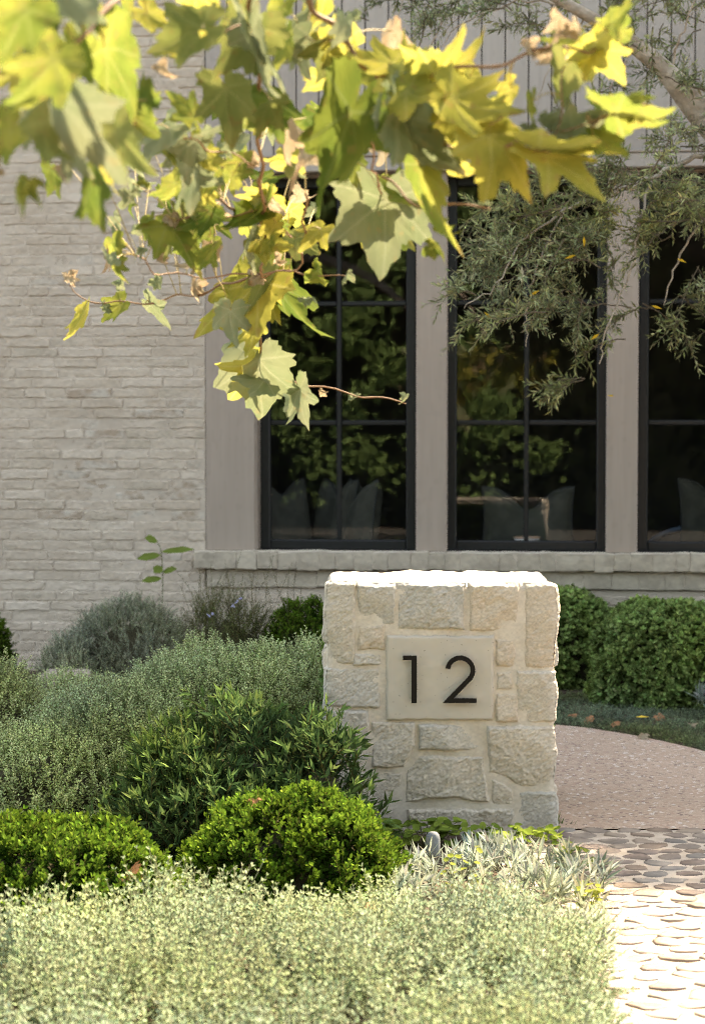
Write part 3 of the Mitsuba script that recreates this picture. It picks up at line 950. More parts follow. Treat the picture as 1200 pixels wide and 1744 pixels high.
# fine herbs behind (thyme-like)
def herb(name, label, category, domes, seed, ll, lw, c0, c1, L, nodes, per=2, m='m_leaf', kind=None, up=.9, stemcol=(.12, .11, .06), k=.74, lump=.14, a=(1.25, .8), shape='tiny', sr=.0009):
    rg = np.random.default_rng(seed)
    t = thing(name, label, category, None, kind)
    lv, st = Leaves(), Leaves()
    for c, r, n in domes:
        p, nr = dome(rg, n, c, r, 2.2, lump, 5, -.02, .08)
        D = unit(nr * .6 + np.array([0, 0, up]) + rg.normal(0, .28, p.shape))
        Ls = rg.uniform(L[0], L[1], len(p))
        sprigs(lv, rg, p - D * (Ls * .7)[:, None], D, Ls, nodes, per, ll, lw, a[0], a[1], c0, c1, shape, .2, .2, .05, st, sr, .6, stemcol)
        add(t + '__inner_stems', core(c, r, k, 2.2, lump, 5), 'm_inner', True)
    lv.done(t + '__foliage', m)
    st.done(t + '__stems', 'm_leaf')
    return t


X = lambda px, Y: (px - CX) / F * Y          # close enough for planting
herb('thyme_shrub', 'wide pale grey green thyme mound with tiny leaves left of the pillar', 'herb',
     [((X(370, 6.9), 6.95, 0), (.52, .55, .50), 2800), ((X(185, 6.5), 6.5, 0), (.36, .5, .42), 1900), ((X(60, 6.15), 6.15, 0), (.42, .38, .32), 1500), ((X(510, 7.0), 7.0, 0), (.24, .35, .50), 900), ((X(110, 7.4), 7.45, 0), (.30, .35, .33), 800)],
     61, .0135, .0085, (.29, .36, .15), (.62, .70, .36), (.09, .16), 15)
herb('thyme_shrub', 'yellowish green thyme clump at the left frame edge in front of the brick wall', 'herb',
     [((X(-25, 6.8), 6.7, 0), (.27, .4, .50), 1300)], 62, .0135, .0085, (.27, .31, .12), (.54, .60, .29), (.09, .16), 15)
herb('lavender_bush', 'grey green lavender bush beneath the brick wall', 'herb',
     [((X(215, 8.8), 8.8, 0), (.34, .30, .52), 1500), ((X(110, 8.5), 8.6, 0), (.15, .2, .38), 500)], 63, .030, .0035, (.21, .235, .16), (.39, .42, .31), (.07, .13), 10, 2, 'm_leaf_felt', None, 1.0, (.15, .15, .10), .75, .12, (.6, .35))
rsm = herb('rosemary_bush', 'olive green rosemary bush with thin stalks under the window sill', 'herb',
     [((X(385, 8.9), 8.95, 0), (.30, .28, .52), 900)], 64, .022, .0032, (.09, .115, .045), (.20, .23, .10), (.10, .26), 14, 2, 'm_leaf', None, 1.0, (.12, .10, .05), .7, .2, (1.1, .6))
rg = np.random.default_rng(640)
lv, st = Leaves(), Leaves()
nb = 34
B = np.column_stack([X(rg.uniform(330, 505, nb), 8.9), rg.uniform(8.75, 9.0, nb), rg.uniform(.38, .52, nb)])
D = unit(np.column_stack([rg.normal(0, .3, nb), rg.normal(0, .15, nb), np.ones(nb)]))
sprigs(lv, rg, B, D, rg.uniform(.14, .27, nb), 9, 2, .014, .004, .8, .4, (.16, .16, .09), (.26, .25, .17), 'tiny', .2, .15, .4, st, .0011, .6, (.17, .15, .09))
lv.done(rsm + '__flower_stalks', 'm_leaf')
st.done(rsm + '__thin_stalks', 'm_leaf')
for px, py in ((404, 1026), (410, 1021), (355, 1048), (397, 1032), (361, 1046)):
    lvf = Leaves()
    c = P(px, py, 8.62)
    d = unit(rg.normal(0, 1, (6, 3)))
    lvf.leaves(np.repeat(c[None], 6, 0), d, rg.normal(0, 1, (6, 3)), np.full(6, .013), np.full(6, .01), np.tile([.5, .5, .72], (6, 1)), 'oval')
    n = lvf.done(rsm + '__flower', 'm_leaf_thin')

# the silver herb in the foreground: nobody could count its stems
rg = np.random.default_rng(71)
t = thing('silver_herb', 'mass of pale silver green herb filling the sunlit foreground', 'herb', None, 'stuff')
lv, st = Leaves(), Leaves()
n = 11500
B = np.column_stack([rg.uniform(-1.9, .72, n), rg.uniform(2.75, 5.1, n), np.zeros(n)])
inb = (B[:, 0] < BED_EDGE(B[:, 1]) + .03) & (np.abs(B[:, 0]) < .36 + .19 * B[:, 1] + .65)
lim = np.where(B[:, 0] < -.55, 4.45, np.where(B[:, 0] < .12, 4.80, 4.62)) + .1 * np.sin(B[:, 0] * 7)
B = B[inb & (B[:, 1] < lim) & (meshkit.fbm(B * 7 + 11, 2) + rg.normal(0, .07, n) > .36)]
hh = .165 + .085 * (meshkit.fbm(B * 3.2, 3) - .5) * 2 - .05 * np.clip((B[:, 0] - BED_EDGE(B[:, 1]) + .14) / .14, 0, 1) ** 2
hh = hh * rg.uniform(.8, 1.15, len(B))
D = unit(np.column_stack([rg.normal(0, .28, len(B)) + .5 * np.clip((B[:, 0] - BED_EDGE(B[:, 1]) + .1) / .1, 0, 1), rg.normal(-.05, .28, len(B)), np.ones(len(B))]))
B[:, 2] = hh * .25
sprigs(lv, rg, B, D, hh * .85, 8, 3, .0175, .0075, 1.2, .65, (.22, .275, .17), (.375, .445, .29), 'oval', .16, .2, .12, st, .0013, .6, (.27, .27, .17))
lv.done(t + '__foliage', 'm_leaf_felt')
st.done(t + '__stems', 'm_leaf')


# silver lance-leaved rosettes along the pillar foot and the paving edge
def rosette(label, group, px, py, Y, seed, size=.075, n=5, col=((.22, .255, .195), (.38, .415, .34)), z=0.0, name='silver_leaf_plant'):
    rg = np.random.default_rng(seed)
    t = thing(name, label, 'plant', group)
    lv, st = Leaves(), Leaves()
    x = X(px, Y)
    hs = .75 if Y > 5.4 else 1.0
    B = np.column_stack([x + rg.normal(0, .045, n), Y + rg.normal(0, .04, n), np.full(n, z)])
    D = unit(np.column_stack([rg.normal(0, .45, n), rg.normal(-.1, .45, n), np.ones(n)]))
    L = rg.uniform(.05, .10, n) * hs
    sprigs(lv, rg, B, D, L, 14, 1, size, size * .17, 1.45, .45, col[0], col[1], 'lance', .14, .2, .25, st, .0025, .75, (.3, .32, .22))
    lv.done(t + '__leaves', 'm_leaf_felt')
    st.done(t + '__stem', 'm_leaf')


ROS = sorted(((688, 5.12), (770, 5.42), (815, 5.5), (860, 5.45), (905, 5.5), (950, 5.45), (985, 5.4), (690, 5.05), (700, 4.95), (800, 4.9), (855, 4.88), (905, 4.85), (800, 5.2), (850, 5.2), (900, 5.2), (945, 5.2), (985, 5.15), (930, 5.0), (975, 4.95), (1000, 4.75), (1005, 4.45), (668, 5.5), (690, 5.3), (880, 5.62), (830, 5.65)))
ORD = ['first', 'second', 'third', 'fourth', 'fifth', 'sixth', 'seventh', 'eighth', 'ninth', 'tenth', 'eleventh', 'twelfth', 'thirteenth']
i = 0
for lo, hi, rowname in ((5.38, 9, 'in the row nearest the pillar'), (5.05, 5.38, 'in the middle row before the pillar'), (0, 5.05, 'along the cobble edge in front')):
    for k, (px, Y) in enumerate(q_ for q_ in ROS if lo <= q_[1] < hi):
        rosette('silver lance leaved plant, %s from the left %s' % (ORD[k], rowname), 'silver leaved plants at the pillar foot', px, 0, Y, 80 + i, .066, 6)
        i += 1
rosette('grey leaved plant at the right frame edge beside the hedge', None, 1206, 0, 8.55, 120, .08, 7, ((.20, .24, .19), (.33, .37, .30)), .05)
rosette('small green tuft at the right foot of the pillar', None, 957, 0, 6.08, 121, .05, 4, ((.07, .11, .06), (.13, .18, .09)), -.04)


# scalloped green leaves (pelargonium-like)
def lobed(label, px, Y, seed, n, spread, hgt, c0, c1, size=.035, name='lobed_leaf_plant'):
    rg = np.random.default_rng(seed)
    t = thing(name, label, 'plant')
    lv = Leaves()
    x = X(px, Y)
    pos = np.column_stack([x + rg.uniform(-spread, spread, n), Y + rg.uniform(-.07, .07, n), hgt * rg.uniform(.35, 1, n)])
    d = unit(np.column_stack([rg.normal(0, 1, n), rg.normal(-.4, .7, n), rg.normal(-.15, .3, n)]))
    nr = unit(np.column_stack([rg.normal(0, .35, n), rg.normal(-.35, .35, n), np.ones(n)]))
    col = np.array(c0) + (np.array(c1) - np.array(c0)) * rg.random((n, 1))
    lv.leaves(pos, d, nr, size * rg.uniform(.7, 1.2, n), size * rg.uniform(.75, 1.2, n), col, 'scallop')
    lv.done(t + '__leaves', 'm_leaf')
    ms = []
    for p in pos[::2]:
        g0 = np.array([x + (p[0] - x) * .3, Y, -.01])
        ms.append(tube(spline([g0, (g0 + p) / 2 + [0, 0, .02], p], 4), .0013, 4, False))
    add(t + '__stalks', cat(ms), 'm_stem_green', True)


lobed('green scalloped leaves beside the grey spotlight under the pillar', 725, 5.80, 131, 90, .15, .085, (.10, .15, .025), (.26, .33, .06))
lobed('yellow green trailing leaves at the pillar foot right of centre', 875, 5.80, 132, 70, .15, .065, (.10, .16, .02), (.24, .30, .05), .028)
lobed('small yellow green creeper among the silver plants at the paving edge', 1003, 4.95, 133, 26, .035, .09, (.19, .22, .04), (.30, .32, .06), .022)
lobed('yellow green creeper higher on the paving edge near the pillar', 985, 5.45, 134, 18, .05, .09, (.16, .20, .04), (.28, .30, .06), .02)
lobed('yellow green leaves poking through the silver plants before the pillar', 785, 5.12, 135, 18, .05, .15, (.18, .22, .04), (.27, .29, .06), .02)

# young plant by the wall
rg = np.random.default_rng(141)
t = thing('young_plant', 'young plant with a few long yellow green leaves against the brick wall', 'plant')
Yp = 9.45
stem = spline([P(275, 1060, Yp), P(277, 985, Yp), P(274, 940, Yp), P(268, 922, Yp)], 5)
add(t + '__stem', tube(stem, .0026, 6), 'm_stem_green', True)
for b, tip, w in (((274, 945), (232, 952), .045), ((273, 940), (332, 935), .04), ((268, 922), (246, 916), .05), ((276, 965), (262, 976), .05), ((276, 975), (302, 968), .04), ((276, 985), (240, 990), .04)):
    a, c = P(*b, Yp), P(*tip, Yp - .03)
    d = c - a
    lv = Leaves()
    lv.leaves(a[None], unit(d)[None], np.array([[.1, -.7, .7]]), np.array([np.linalg.norm(d)]), np.array([w * 1.2]), np.array([[.20, .26, .06]]), 'oval')
    lv.done(t + '__leaf', 'm_leaf_thin')

# ground cover by the driveway
rg = np.random.default_rng(151)
t = thing('ground_cover', 'low dark green creeping ground cover between hedge and driveway', 'ground cover', None, 'stuff')
lv = Leaves()
n = 9500
B = np.column_stack([rg.uniform(.7, 2.1, n), rg.uniform(7.3, 9.2, n), np.zeros(n)])
ex, ey = np.array(edge)[:, 0], np.array(edge)[:, 1]
B = B[B[:, 1] > np.interp(B[:, 0], ex, ey) - .01 + .03 * rg.random(n)]
D = unit(np.column_stack([rg.normal(0, .6, len(B)), rg.normal(0, .6, len(B)), np.ones(len(B))]))
sprigs(lv, rg, B, D, rg.uniform(.015, .04, len(B)), 5, 2, .016, .004, 1.2, .7, (.12, .15, .08), (.25, .295, .17), 'tiny', .25, .3, .0, None)
lv.done(t + '__foliage', 'm_leaf')
# soil under the planting gets sparse low growth along the pillar too
# paver edge seen between the herbs
pv = thing('stone_block', 'low pinkish stone edging block between thyme and lavender', 'stone')
rg = np.random.default_rng(6)
a = P(76, 1143, 8.3)
scene[pv] = mikit.ply(cbox(a[0] - .02, a[0] + .18, 8.25, 8.5, -.02, a[2] - .012, .012, .003, rg), 'm_paver', 30)

# garden spotlight
sp = thing('garden_spotlight', 'small grey garden spotlight among leaves at the pillar foot', 'lamp')
c = P(737, 1458, 5.48)
pr = np.array([(0, -.0), (.021, .0), (.0215, .012), (.0215, .05), (.019, .062), (.012, .070), (0, .072)])
m = trimesh.creation.revolve(pr, sections=28)
v = np.array(m.vertices)
a_ = -.15
v = np.column_stack([v[:, 0], v[:, 1] * math.cos(a_) - v[:, 2] * math.sin(a_), v[:, 1] * math.sin(a_) + v[:, 2] * math.cos(a_)]) + c
add(sp + '__housing', (v, np.array(m.faces)), 'm_lamp_grey', 35)
add(sp + '__stake', tube([[c[0], c[1], -.03], [c[0], c[1], c[2] + .003]], .006, 8), 'm_black_metal', 35)


# ------------------------------------------------------------------ sycamore: lobed leaves, twigs, limb, trunk
CTRL_A = np.array([0, 8, 16, 27, 38, 46, 52, 60, 68, 78, 90, 99, 107, 118, 132, 150, 166, 180])
CTRL_D = np.array([1.0, .90, .70, .42, .48, .78, .88, .78, .54, .40, .46, .56, .60, .50, .42, .34, .22, .05])
CTRL_R = np.array([.98, .93, .82, .66, .72, .84, .90, .84, .72, .62, .66, .71, .72, .64, .56, .48, .30, .05])


def lobed_leaf(rg, L, curl=.5, ripple=.06, N=76, fold=.12, crumple=0.0):
    """(vertices in the leaf's own frame: x across, y towards the tip, z up from the blade; faces; uv)."""
    a = np.linspace(-180, 180, N, endpoint=False) + 180 / N
    asy = 1 + rg.normal(0, .05)
    deep = rg.uniform(0, .7)
    r = np.interp(np.abs(a), CTRL_A, CTRL_R * (1 - deep) + CTRL_D * deep) * np.where(a > 0, asy, 1 / asy)
    saw = ((np.abs(a) / 13.0) % 1.0)
    r = r * (1 - .15 * saw * (r > .3)) * (1 + rg.normal(0, .03, N))
    th = np.radians(a)
    ring = [.3, .62, .85, 1.0]
    X_, Y_ = [0.0], [0.0]
    for k in ring:
        X_ += list(np.sin(th) * r * k)
        Y_ += list(np.cos(th) * r * k)
    x, y = np.array(X_), np.array(Y_)
    uv = np.column_stack([x, y])
    rr = np.hypot(x, y)
    q = np.column_stack([x * 2.4, y * 2.4, np.full(len(x), rg.uniform(0, 50))])
    z = -curl * .42 * rr ** 2 * (.6 + .8 * rg.random()) + fold * np.abs(x) * .8 + ripple * 2.2 * (meshkit.fbm(q * 1.3, 3) - .5) * (rr + .2)
    ang = np.abs(np.degrees(np.arctan2(x, y)))
    vein = np.minimum.reduce([np.abs(ang - k) for k in (0, 52, 106)])
    z += .035 * np.clip(vein / 26, 0, 1) * rr
    if crumple:
        s = np.exp(-crumple * rr)
        x, y = x * (.35 + .65 * s), y * (.45 + .55 * s)
        z = z + crumple * .4 * (meshkit.fbm(q * 2.2 + 5, 3) - .5) + crumple * .22 * rr * np.sin(th_full(th, len(ring)) * 2)
    # the lobes' edges roll, the blade droops towards its tip and twists along the midrib
    roll = rg.uniform(.1, .75) * (1 if rg.random() < .6 else -1)
    z += roll * np.clip(rr - .45, 0, 1) ** 1.5
    tw = rg.normal(0, .45) * y
    x, z = x * np.cos(tw) - z * np.sin(tw), x * np.sin(tw) + z * np.cos(tw)
    bendy = rg.uniform(.0, .8) * np.clip(y, 0, 1)
    y, z = y * np.cos(bendy * .5), z - y * np.sin(bendy * .6) * .6
    Fc = [[0, 1 + j, 1 + (j + 1) % N] for j in range(N)]
    for k in range(len(ring) - 1):
        o, p = 1 + k * N, 1 + (k + 1) * N
        for j in range(N):
            jn = (j + 1) % N
            Fc += [[o + j, p + j, p + jn], [o + j, p + jn, o + jn]]
    return np.column_stack([x, y, z]) * L, np.array(Fc)[:, ::-1], uv


def th_full(th, k):
    return np.concatenate([[0.0]] + [th] * k)


syc = thing('sycamore_tree', 'sycamore with backlit yellow green lobed leaves hanging across the top of the view', 'tree')
rg = np.random.default_rng(91)


def syc_leaf(b, tip, w, Y, m, curl=.45, dep=None, crumple=0.0, flip=None):
    """Leaf whose stalk joins at pixel b and whose tip hangs at pixel tip, at distance Y; w = seen width over full width."""
    dep = rg.normal(0, .35) if dep is None else dep
    a = P(*b, Y)
    d2 = P(*tip, Y) - a
    L2 = np.linalg.norm(d2)
    ld = unit(d2 + np.array([0, 1, 0]) * dep * L2)
    L = L2 * 1.03
    cam = unit(np.array([0, 0, EYE]) - a)
    side0 = unit(np.cross(ld, cam))
    face = unit(np.cross(side0, ld))
    rot = math.acos(min(.98, max(.1, w * .97))) * (1 if rg.random() < .5 else -1)
    nrm = face * math.cos(rot) + side0 * math.sin(rot)
    if (flip if flip is not None else rg.random() < .4):
        nrm = -nrm
    side = np.cross(ld, nrm)
    v, f, uv = lobed_leaf(rg, L * (.9 if L > .1 else 1), curl, .14, crumple=crumple)
    V = a + v[:, :1] * side + v[:, 1:2] * ld + v[:, 2:3] * nrm
    add(syc + '__leaf', (V, f), 'm_syc_' + m, True, uv=uv)
    return a, ld


def stalk(b, to, Y, Y2=None, m='m_petiole', r=.0016):
    a, c = P(*b, Y), P(*to, Y2 or Y)
    mid = (a + c) / 2 + np.array([0, 0, .012])
    return tube(spline([a, mid, c], 4), r, 5, False)


LEAVES = [  # stalk pixel, tip pixel, seen width, distance, colour
    ((92, 100), (22, 222), .75, 2.55, 'lime'), ((45, 15), (-25, 112), .8, 2.45, 'lime'), ((104, 172), (208, 342), .42, 2.75, 'pale'), ((95, -30), (198, 78), .6, 2.7, 'pale'),
    ((70, 10), (106, 96), .6, 2.8, 'green'), ((118, 78), (188, 168), .8, 3.0, 'lime'), ((178, 82), (272, 216), .62, 3.0, 'lime'), ((200, 222), (252, 332), .55, 2.8, 'olive'),
    ((158, 296), (165, 420), .18, 3.0, 'green'), ((112, 240), (158, 312), .5, 2.9, 'pale'), ((78, 205), (66, 302), .4, 2.7, 'olive'), ((346, 48), (228, 84), .55, 3.1, 'olive'),
    ((340, 66), (318, 140), .7, 3.15, 'yellow'), ((428, 42), (352, 150), .8, 3.3, 'olive'), ((430, 55), (492, 176), .45, 3.25, 'pale'), ((425, 60), (440, 212), .28, 3.25, 'pale'),
    ((384, 150), (416, 268), .75, 3.4, 'olive'), ((458, 168), (486, 238), .8, 3.5, 'green'), ((284, 238), (338, 278), .8, 3.6, 'lime'), ((330, -14), (386, 22), .8, 3.3, 'yellow'),
    ((545, 30), (482, 52), .8, 3.6, 'yellow'), ((592, 74), (526, 58), .8, 3.5, 'yellow'), ((526, 60), (484, 124), .7, 3.5, 'pale'), ((562, 70), (540, 136), .7, 3.5, 'olive'),
    ((602, 192), (512, 392), .5, 3.3, 'green'), ((600, 190), (538, 236), .6, 3.45, 'pale'), ((498, 276), (438, 264), .6, 3.8, 'yellow'), ((284, 384), (364, 458), .72, 4.0, 'lime'),
    ((432, 364), (398, 428), .75, 4.0, 'green'), ((456, 334), (396, 348), .6, 4.0, 'yellow'), ((440, 408), (502, 432), .7, 4.1, 'yellow'), ((546, 390), (506, 428), .7, 4.1, 'yellow'),
    ((745, 126), (655, 92), .5, 3.35, 'yellow'), ((668, 108), (585, 88), .55, 3.4, 'yellow'), ((742, 130), (868, 82), .65, 3.3, 'yellow'), ((702, 140), (572, 170), .55, 3.3, 'olive'), ((690, 158), (800, 212), .7, 3.25, 'yellow'), ((770, 165), (888, 228), .6, 3.2, 'yellow'),
    ((782, 198), (872, 262), .7, 3.25, 'yellow'), ((830, 232), (938, 314), .62, 3.2, 'yellow'), ((672, 188), (654, 322), .55, 3.3, 'pale'), ((680, 192), (758, 326), .6, 3.25, 'pale'), ((735, 238), (792, 308), .5, 3.3, 'pale'),
    ((758, 252), (845, 332), .5, 3.35, 'yellow'), ((714, 280), (762, 458), .26, 3.4, 'lime'), ((655, 340), (664, 490), .95, 3.9, 'pale'), ((648, 345), (606, 430), .8, 3.95, 'lime'), ((660, 350), (618, 462), .7, 4.15, 'lime'),
    ((620, 330), (590, 390), .6, 4.0, 'lime'), ((1004, 84), (1098, 122), .65, 3.3, 'yellow'), ((1040, 42), (1108, 2), .6, 3.3, 'lime'), ((962, 118), (934, 194), .65, 3.2, 'olive'),
    ((1048, 196), (1178, 206), .55, 3.2, 'lime'), ((1012, 236), (1068, 274), .6, 3.2, 'lime'), ((918, 248), (1075, 276), .28, 3.2, 'yellow'), ((928, 264), (1054, 338), .3, 3.2, 'yellow'),
    ((442, 478), (332, 604), .55, 4.5, 'yellow'), ((446, 476), (392, 574), .8, 4.55, 'yellow'), ((450, 462), (428, 552), .7, 4.45, 'olive'), ((470, 478), (538, 618), .42, 4.6, 'green'),
    ((430, 548), (442, 612), .6, 4.7, 'yellow'), ((440, 612), (434, 748), .8, 4.8, 'pale'), ((444, 616), (392, 700), .6, 4.85, 'yellow'), ((508, 664), (524, 742), .5, 4.8, 'pale'),
    ((205, 518), (164, 546), .6, 4.7, 'lime'), ((256, 518), (304, 562), .4, 4.7, 'pale'), ((60, 40), (-20, 20), .7, 2.7, 'lime'), ((20, 130), (60, 60), .6, 2.9, 'yellow'),
    ((250, 20), (300, 60), .6, 3.3, 'yellow'), ((210, 20), (240, 90), .6, 3.4, 'lime'), ((480, 10), (450, 90), .4, 3.5, 'lime'), ((620, 110), (600, 60), .5, 3.6, 'yellow'),
    ((560, 140), (500, 130), .6, 3.7, 'yellow'), ((520, 200), (560, 270), .6, 3.8, 'green'), ((600, 270), (640, 340), .6, 3.9, 'lime'), ((650, 130), (700, 200), .7, 3.5, 'lime'),
    ((20, 220), (-30, 300), .6, 2.8, 'lime'), ((330, 200), (290, 150), .6, 3.5, 'lime'), ((350, 230), (390, 200), .5, 3.6, 'pale'), ((300, 310), (255, 345), .6, 3.8, 'lime'),
    ((340, 320), (370, 370), .6, 3.9, 'yellow'), ((395, 300), (420, 250), .6, 3.8, 'lime'), ((470, 380), (430, 400), .6, 4.0, 'yellow'), ((250, 170), (230, 120), .6, 3.2, 'green'),
    ((700, 330), (640, 300), .5, 3.9, 'lime'), ((870, 150), (840, 190), .6, 3.4, 'yellow'), ((800, 130), (780, 70), .5, 3.4, 'yellow'), ((700, 110), (670, 60), .5, 3.5, 'yellow'),
]
anchors = []
for b, tip, w, Y, m in LEAVES:
    syc_leaf(b, tip, w, Y, m)
    anchors.append((b, Y))
# smaller leaves filling the spray
for k in range(178):
    if k < 26 or k >= 158:
        continue
    px, py = rg.uniform(-20, 640), rg.uniform(-40, 330)
    if k > 40:
        px, py = rg.uniform(170, 540), rg.uniform(180, 450)
    Y = rg.uniform(3.2, 4.6) if k <= 40 else rg.uniform(3.9, 4.6)
    L = (rg.uniform(.045, .10) if k <= 40 else rg.uniform(.03, .075)) / Y * F
    if k >= 118:                                    # half-grown leaves among the large ones
        j = rg.integers(0, len(LEAVES))
        (bx_, by_), Y = LEAVES[j][0], LEAVES[j][3] + rg.uniform(-.05, .35)
        px, py = bx_ + rg.normal(0, 45), by_ + rg.normal(0, 35)
        L = rg.uniform(.06, .105) / Y * F
    an = rg.normal(1.57, .8)
    syc_leaf((px, py), (px + L * math.cos(an), py + L * math.sin(an)), rg.uniform(.15, .85), Y, ['lime', 'yellow', 'green', 'pale', 'pale', 'lime', 'olive', 'dry'][rg.integers(0, 8)], rg.uniform(.3, .9))
    anchors.append(((px, py), Y))
# crumpled dry young leaves at the twig ends
CURLS = [(120, 484, 4.7, 40), (200, 490, 4.7, 32), (275, 488, 4.7, 38), (330, 502, 4.6, 50), (186, 530, 4.7, 30), (560, 470, 4.4, 60), (582, 472, 4.4, 34), (530, 500, 4.4, 40), (610, 678, 4.9, 30), (688, 684, 4.9, 26), (548, 674, 4.9, 20),
         (350, 290, 3.8, 60), (340, 325, 3.8, 70), (235, 400, 4.1, 34), (275, 445, 4.2, 30), (300, 385, 4.0, 40), (235, 425, 4.2, 28), (430, 285, 3.8, 44), (490, 300, 3.8, 50), (215, 355, 3.6, 60), (100, 305, 2.9, 44), (30, 330, 2.7, 70),
         (965, 50, 3.3, 66), (975, 70, 3.3, 60), (905, 92, 3.3, 50), (930, 105, 3.3, 50), (945, 215, 3.2, 54), (900, 235, 3.2, 44), (1020, 205, 3.2, 34), (1085, 165, 3.2, 70), (1110, 172, 3.2, 44), (832, 348, 3.5, 28), (285, 130, 3.3, 50),
         (450, 470, 4.4, 46), (470, 455, 4.4, 40), (750, 425, 3.5, 50), (760, 400, 3.5, 44), (600, 30, 3.5, 30), (385, 260, 3.7, 40), (255, 310, 3.6, 40), (65, 230, 2.7, 40)]
for px, py, Y, s in CURLS:
    an = rg.normal(1.2, .9)
    L = s * .9
    syc_leaf((px - L * .4 * math.cos(an), py - L * .4 * math.sin(an)), (px + L * .6 * math.cos(an), py + L * .6 * math.sin(an)), rg.uniform(.5, .95), Y, ['dry', 'pale', 'pale', 'lime', 'dry'][rg.integers(0, 5)], 1.2, None, 1.1)
TWIGS = [  # pixel path with distances, radius at start and end
    ([(500, -60, 3.2), (535, 8, 3.3), (565, 45, 3.35), (592, 75, 3.4), (640, 125, 3.4), (700, 142, 3.35), (745, 128, 3.3), (830, 108, 3.3), (880, 100, 3.3), (960, 78, 3.3), (1005, 84, 3.3), (1042, 44, 3.3)], .0055, .002),
    ([(700, 142, 3.35), (760, 175, 3.3), (830, 230, 3.25), (890, 248, 3.2), (940, 262, 3.2)], .003, .0015),
    ([(640, 128, 3.4), (660, 180, 3.35), (690, 205, 3.3), (740, 240, 3.3), (800, 248, 3.25), (900, 248, 3.2)], .003, .0015),
    ([(860, 250, 3.2), (920, 225, 3.2), (990, 212, 3.2), (1050, 198, 3.2)], .0025, .0014),
    ([(960, 78, 3.3), (962, 118, 3.2), (950, 200, 3.2), (935, 240, 3.2)], .002, .0012),
    ([(-40, 5, 2.6), (40, 55, 2.7), (95, 105, 2.8), (130, 150, 3.0), (185, 190, 3.2), (250, 222, 3.5), (300, 265, 3.7), (325, 310, 3.85), (380, 345, 4.0), (470, 372, 4.1), (500, 400, 4.15)], .006, .002),
    ([(420, -50, 3.1), (432, 45, 3.3), (438, 150, 3.5), (442, 240, 3.7), (446, 330, 3.9), (448, 400, 4.1), (446, 470, 4.4), (436, 540, 4.65), (446, 600, 4.8), (478, 640, 4.85), (555, 662, 4.9), (630, 676, 4.9), (688, 686, 4.9)], .005, .0016),
    ([(446, 468, 4.4), (400, 478, 4.5), (345, 498, 4.6), (300, 505, 4.65), (235, 516, 4.7), (170, 514, 4.7), (135, 502, 4.7), (122, 488, 4.7)], .003, .0014),
    ([(520, 330, 3.9), (516, 400, 4.1), (505, 455, 4.3), (446, 470, 4.4)], .0028, .002),
    ([(446, 468, 4.4), (500, 462, 4.4), (560, 470, 4.4), (584, 474, 4.4)], .002, .0013),
    ([(230, 435, 4.2), (265, 462, 4.3), (330, 470, 4.4), (446, 468, 4.4)], .0014, .002),
    ([(650, 300, 3.6), (690, 335, 3.55), (760, 352, 3.5), (834, 350, 3.5)], .0028, .0016),
    ([(640, 125, 3.4), (628, 220, 3.5), (640, 300, 3.7), (656, 348, 4.1)], .0026, .0016),
    ([(280, 245, 3.6), (330, 240, 3.6), (380, 262, 3.7), (442, 280, 3.8)], .002, .0016),
    ([(300, 375, 4.0), (350, 370, 4.0), (446, 360, 4.0)], .0016, .002),
    ([(95, 105, 2.8), (140, 60, 2.8), (180, 20, 2.9), (230, -40, 3.0)], .003, .004),
    ([(592, 75, 3.4), (560, 70, 3.45), (525, 58, 3.5)], .002, .0012),
    ([(330, 60, 3.1), (380, 50, 3.2), (430, 45, 3.3)], .0014, .002),
    ([(508, 640, 4.85), (510, 652, 4.85), (508, 666, 4.8)], .0016, .0012)]
twig_pts = []
for path, r0, r1 in TWIGS:
    pts = spline([P(*q) for q in path], 5)
    w = np.cumsum(np.r_[0, np.linalg.norm(np.diff(pts, axis=0), axis=1)])
    pts = pts + .006 * np.sin(w[:, None] * np.array([37, 23, 41.])) * (w[:, None] > 0)
    knots = 1 + .35 * (np.sin(w * 80) > .93)
    add(syc + '__twig', tube(pts, np.linspace(r0, r1, len(pts)) * knots, 6), 'm_twig', True)
    twig_pts += list(pts)
twig_pts = np.array(twig_pts)
ms = []
for (px, py), Y in anchors:
    a = P(px, py, Y)
    j = np.argmin(np.linalg.norm((twig_pts - a) * [1, .5, 1], axis=1))
    if np.linalg.norm(twig_pts[j] - a) < .45:
        mid = (a + twig_pts[j]) / 2 + np.array([0, 0, .01])
        ms.append(tube(spline([twig_pts[j], mid, a], 4), .0012, 4, False))
n = add(syc + '__leaf_stalks', cat(ms), 'm_petiole', True)
labels[n] = {'kind': 'stuff'}
# limb, trunk and crown behind the camera (seen mirrored in the windows)
tk = spline([(-4.6, -2.6, -.1), (-4.5, -2.55, 1.2), (-4.3, -2.4, 2.6), (-3.9, -2.2, 4.2), (-3.6, -2.2, 6.0)], 6)
add(syc + '__trunk', tube(tk, np.linspace(.26, .10, len(tk)), 14), 'm_bark', True)
lim = spline([(-4.2, -2.35, 2.9), (-3.0, -.6, 3.3), (-1.8, 1.2, 3.0), (-.9, 2.5, 2.4), P(-40, 5, 2.6)], 6)
add(syc + '__limb', tube(lim, np.linspace(.09, .006, len(lim)), 9), 'm_bark', True)
lim2 = spline([(-3.0, -.6, 3.3), (-1.6, 1.5, 3.4), (-.7, 2.7, 2.9), P(460, -110, 3.1), P(500, -60, 3.2)], 6)
add(syc + '__limb', tube(lim2, np.linspace(.05, .0055, len(lim2)), 9), 'm_bark', True)
lim3 = spline([lim2[14], P(400, -200, 2.95), P(420, -50, 3.1)], 6)
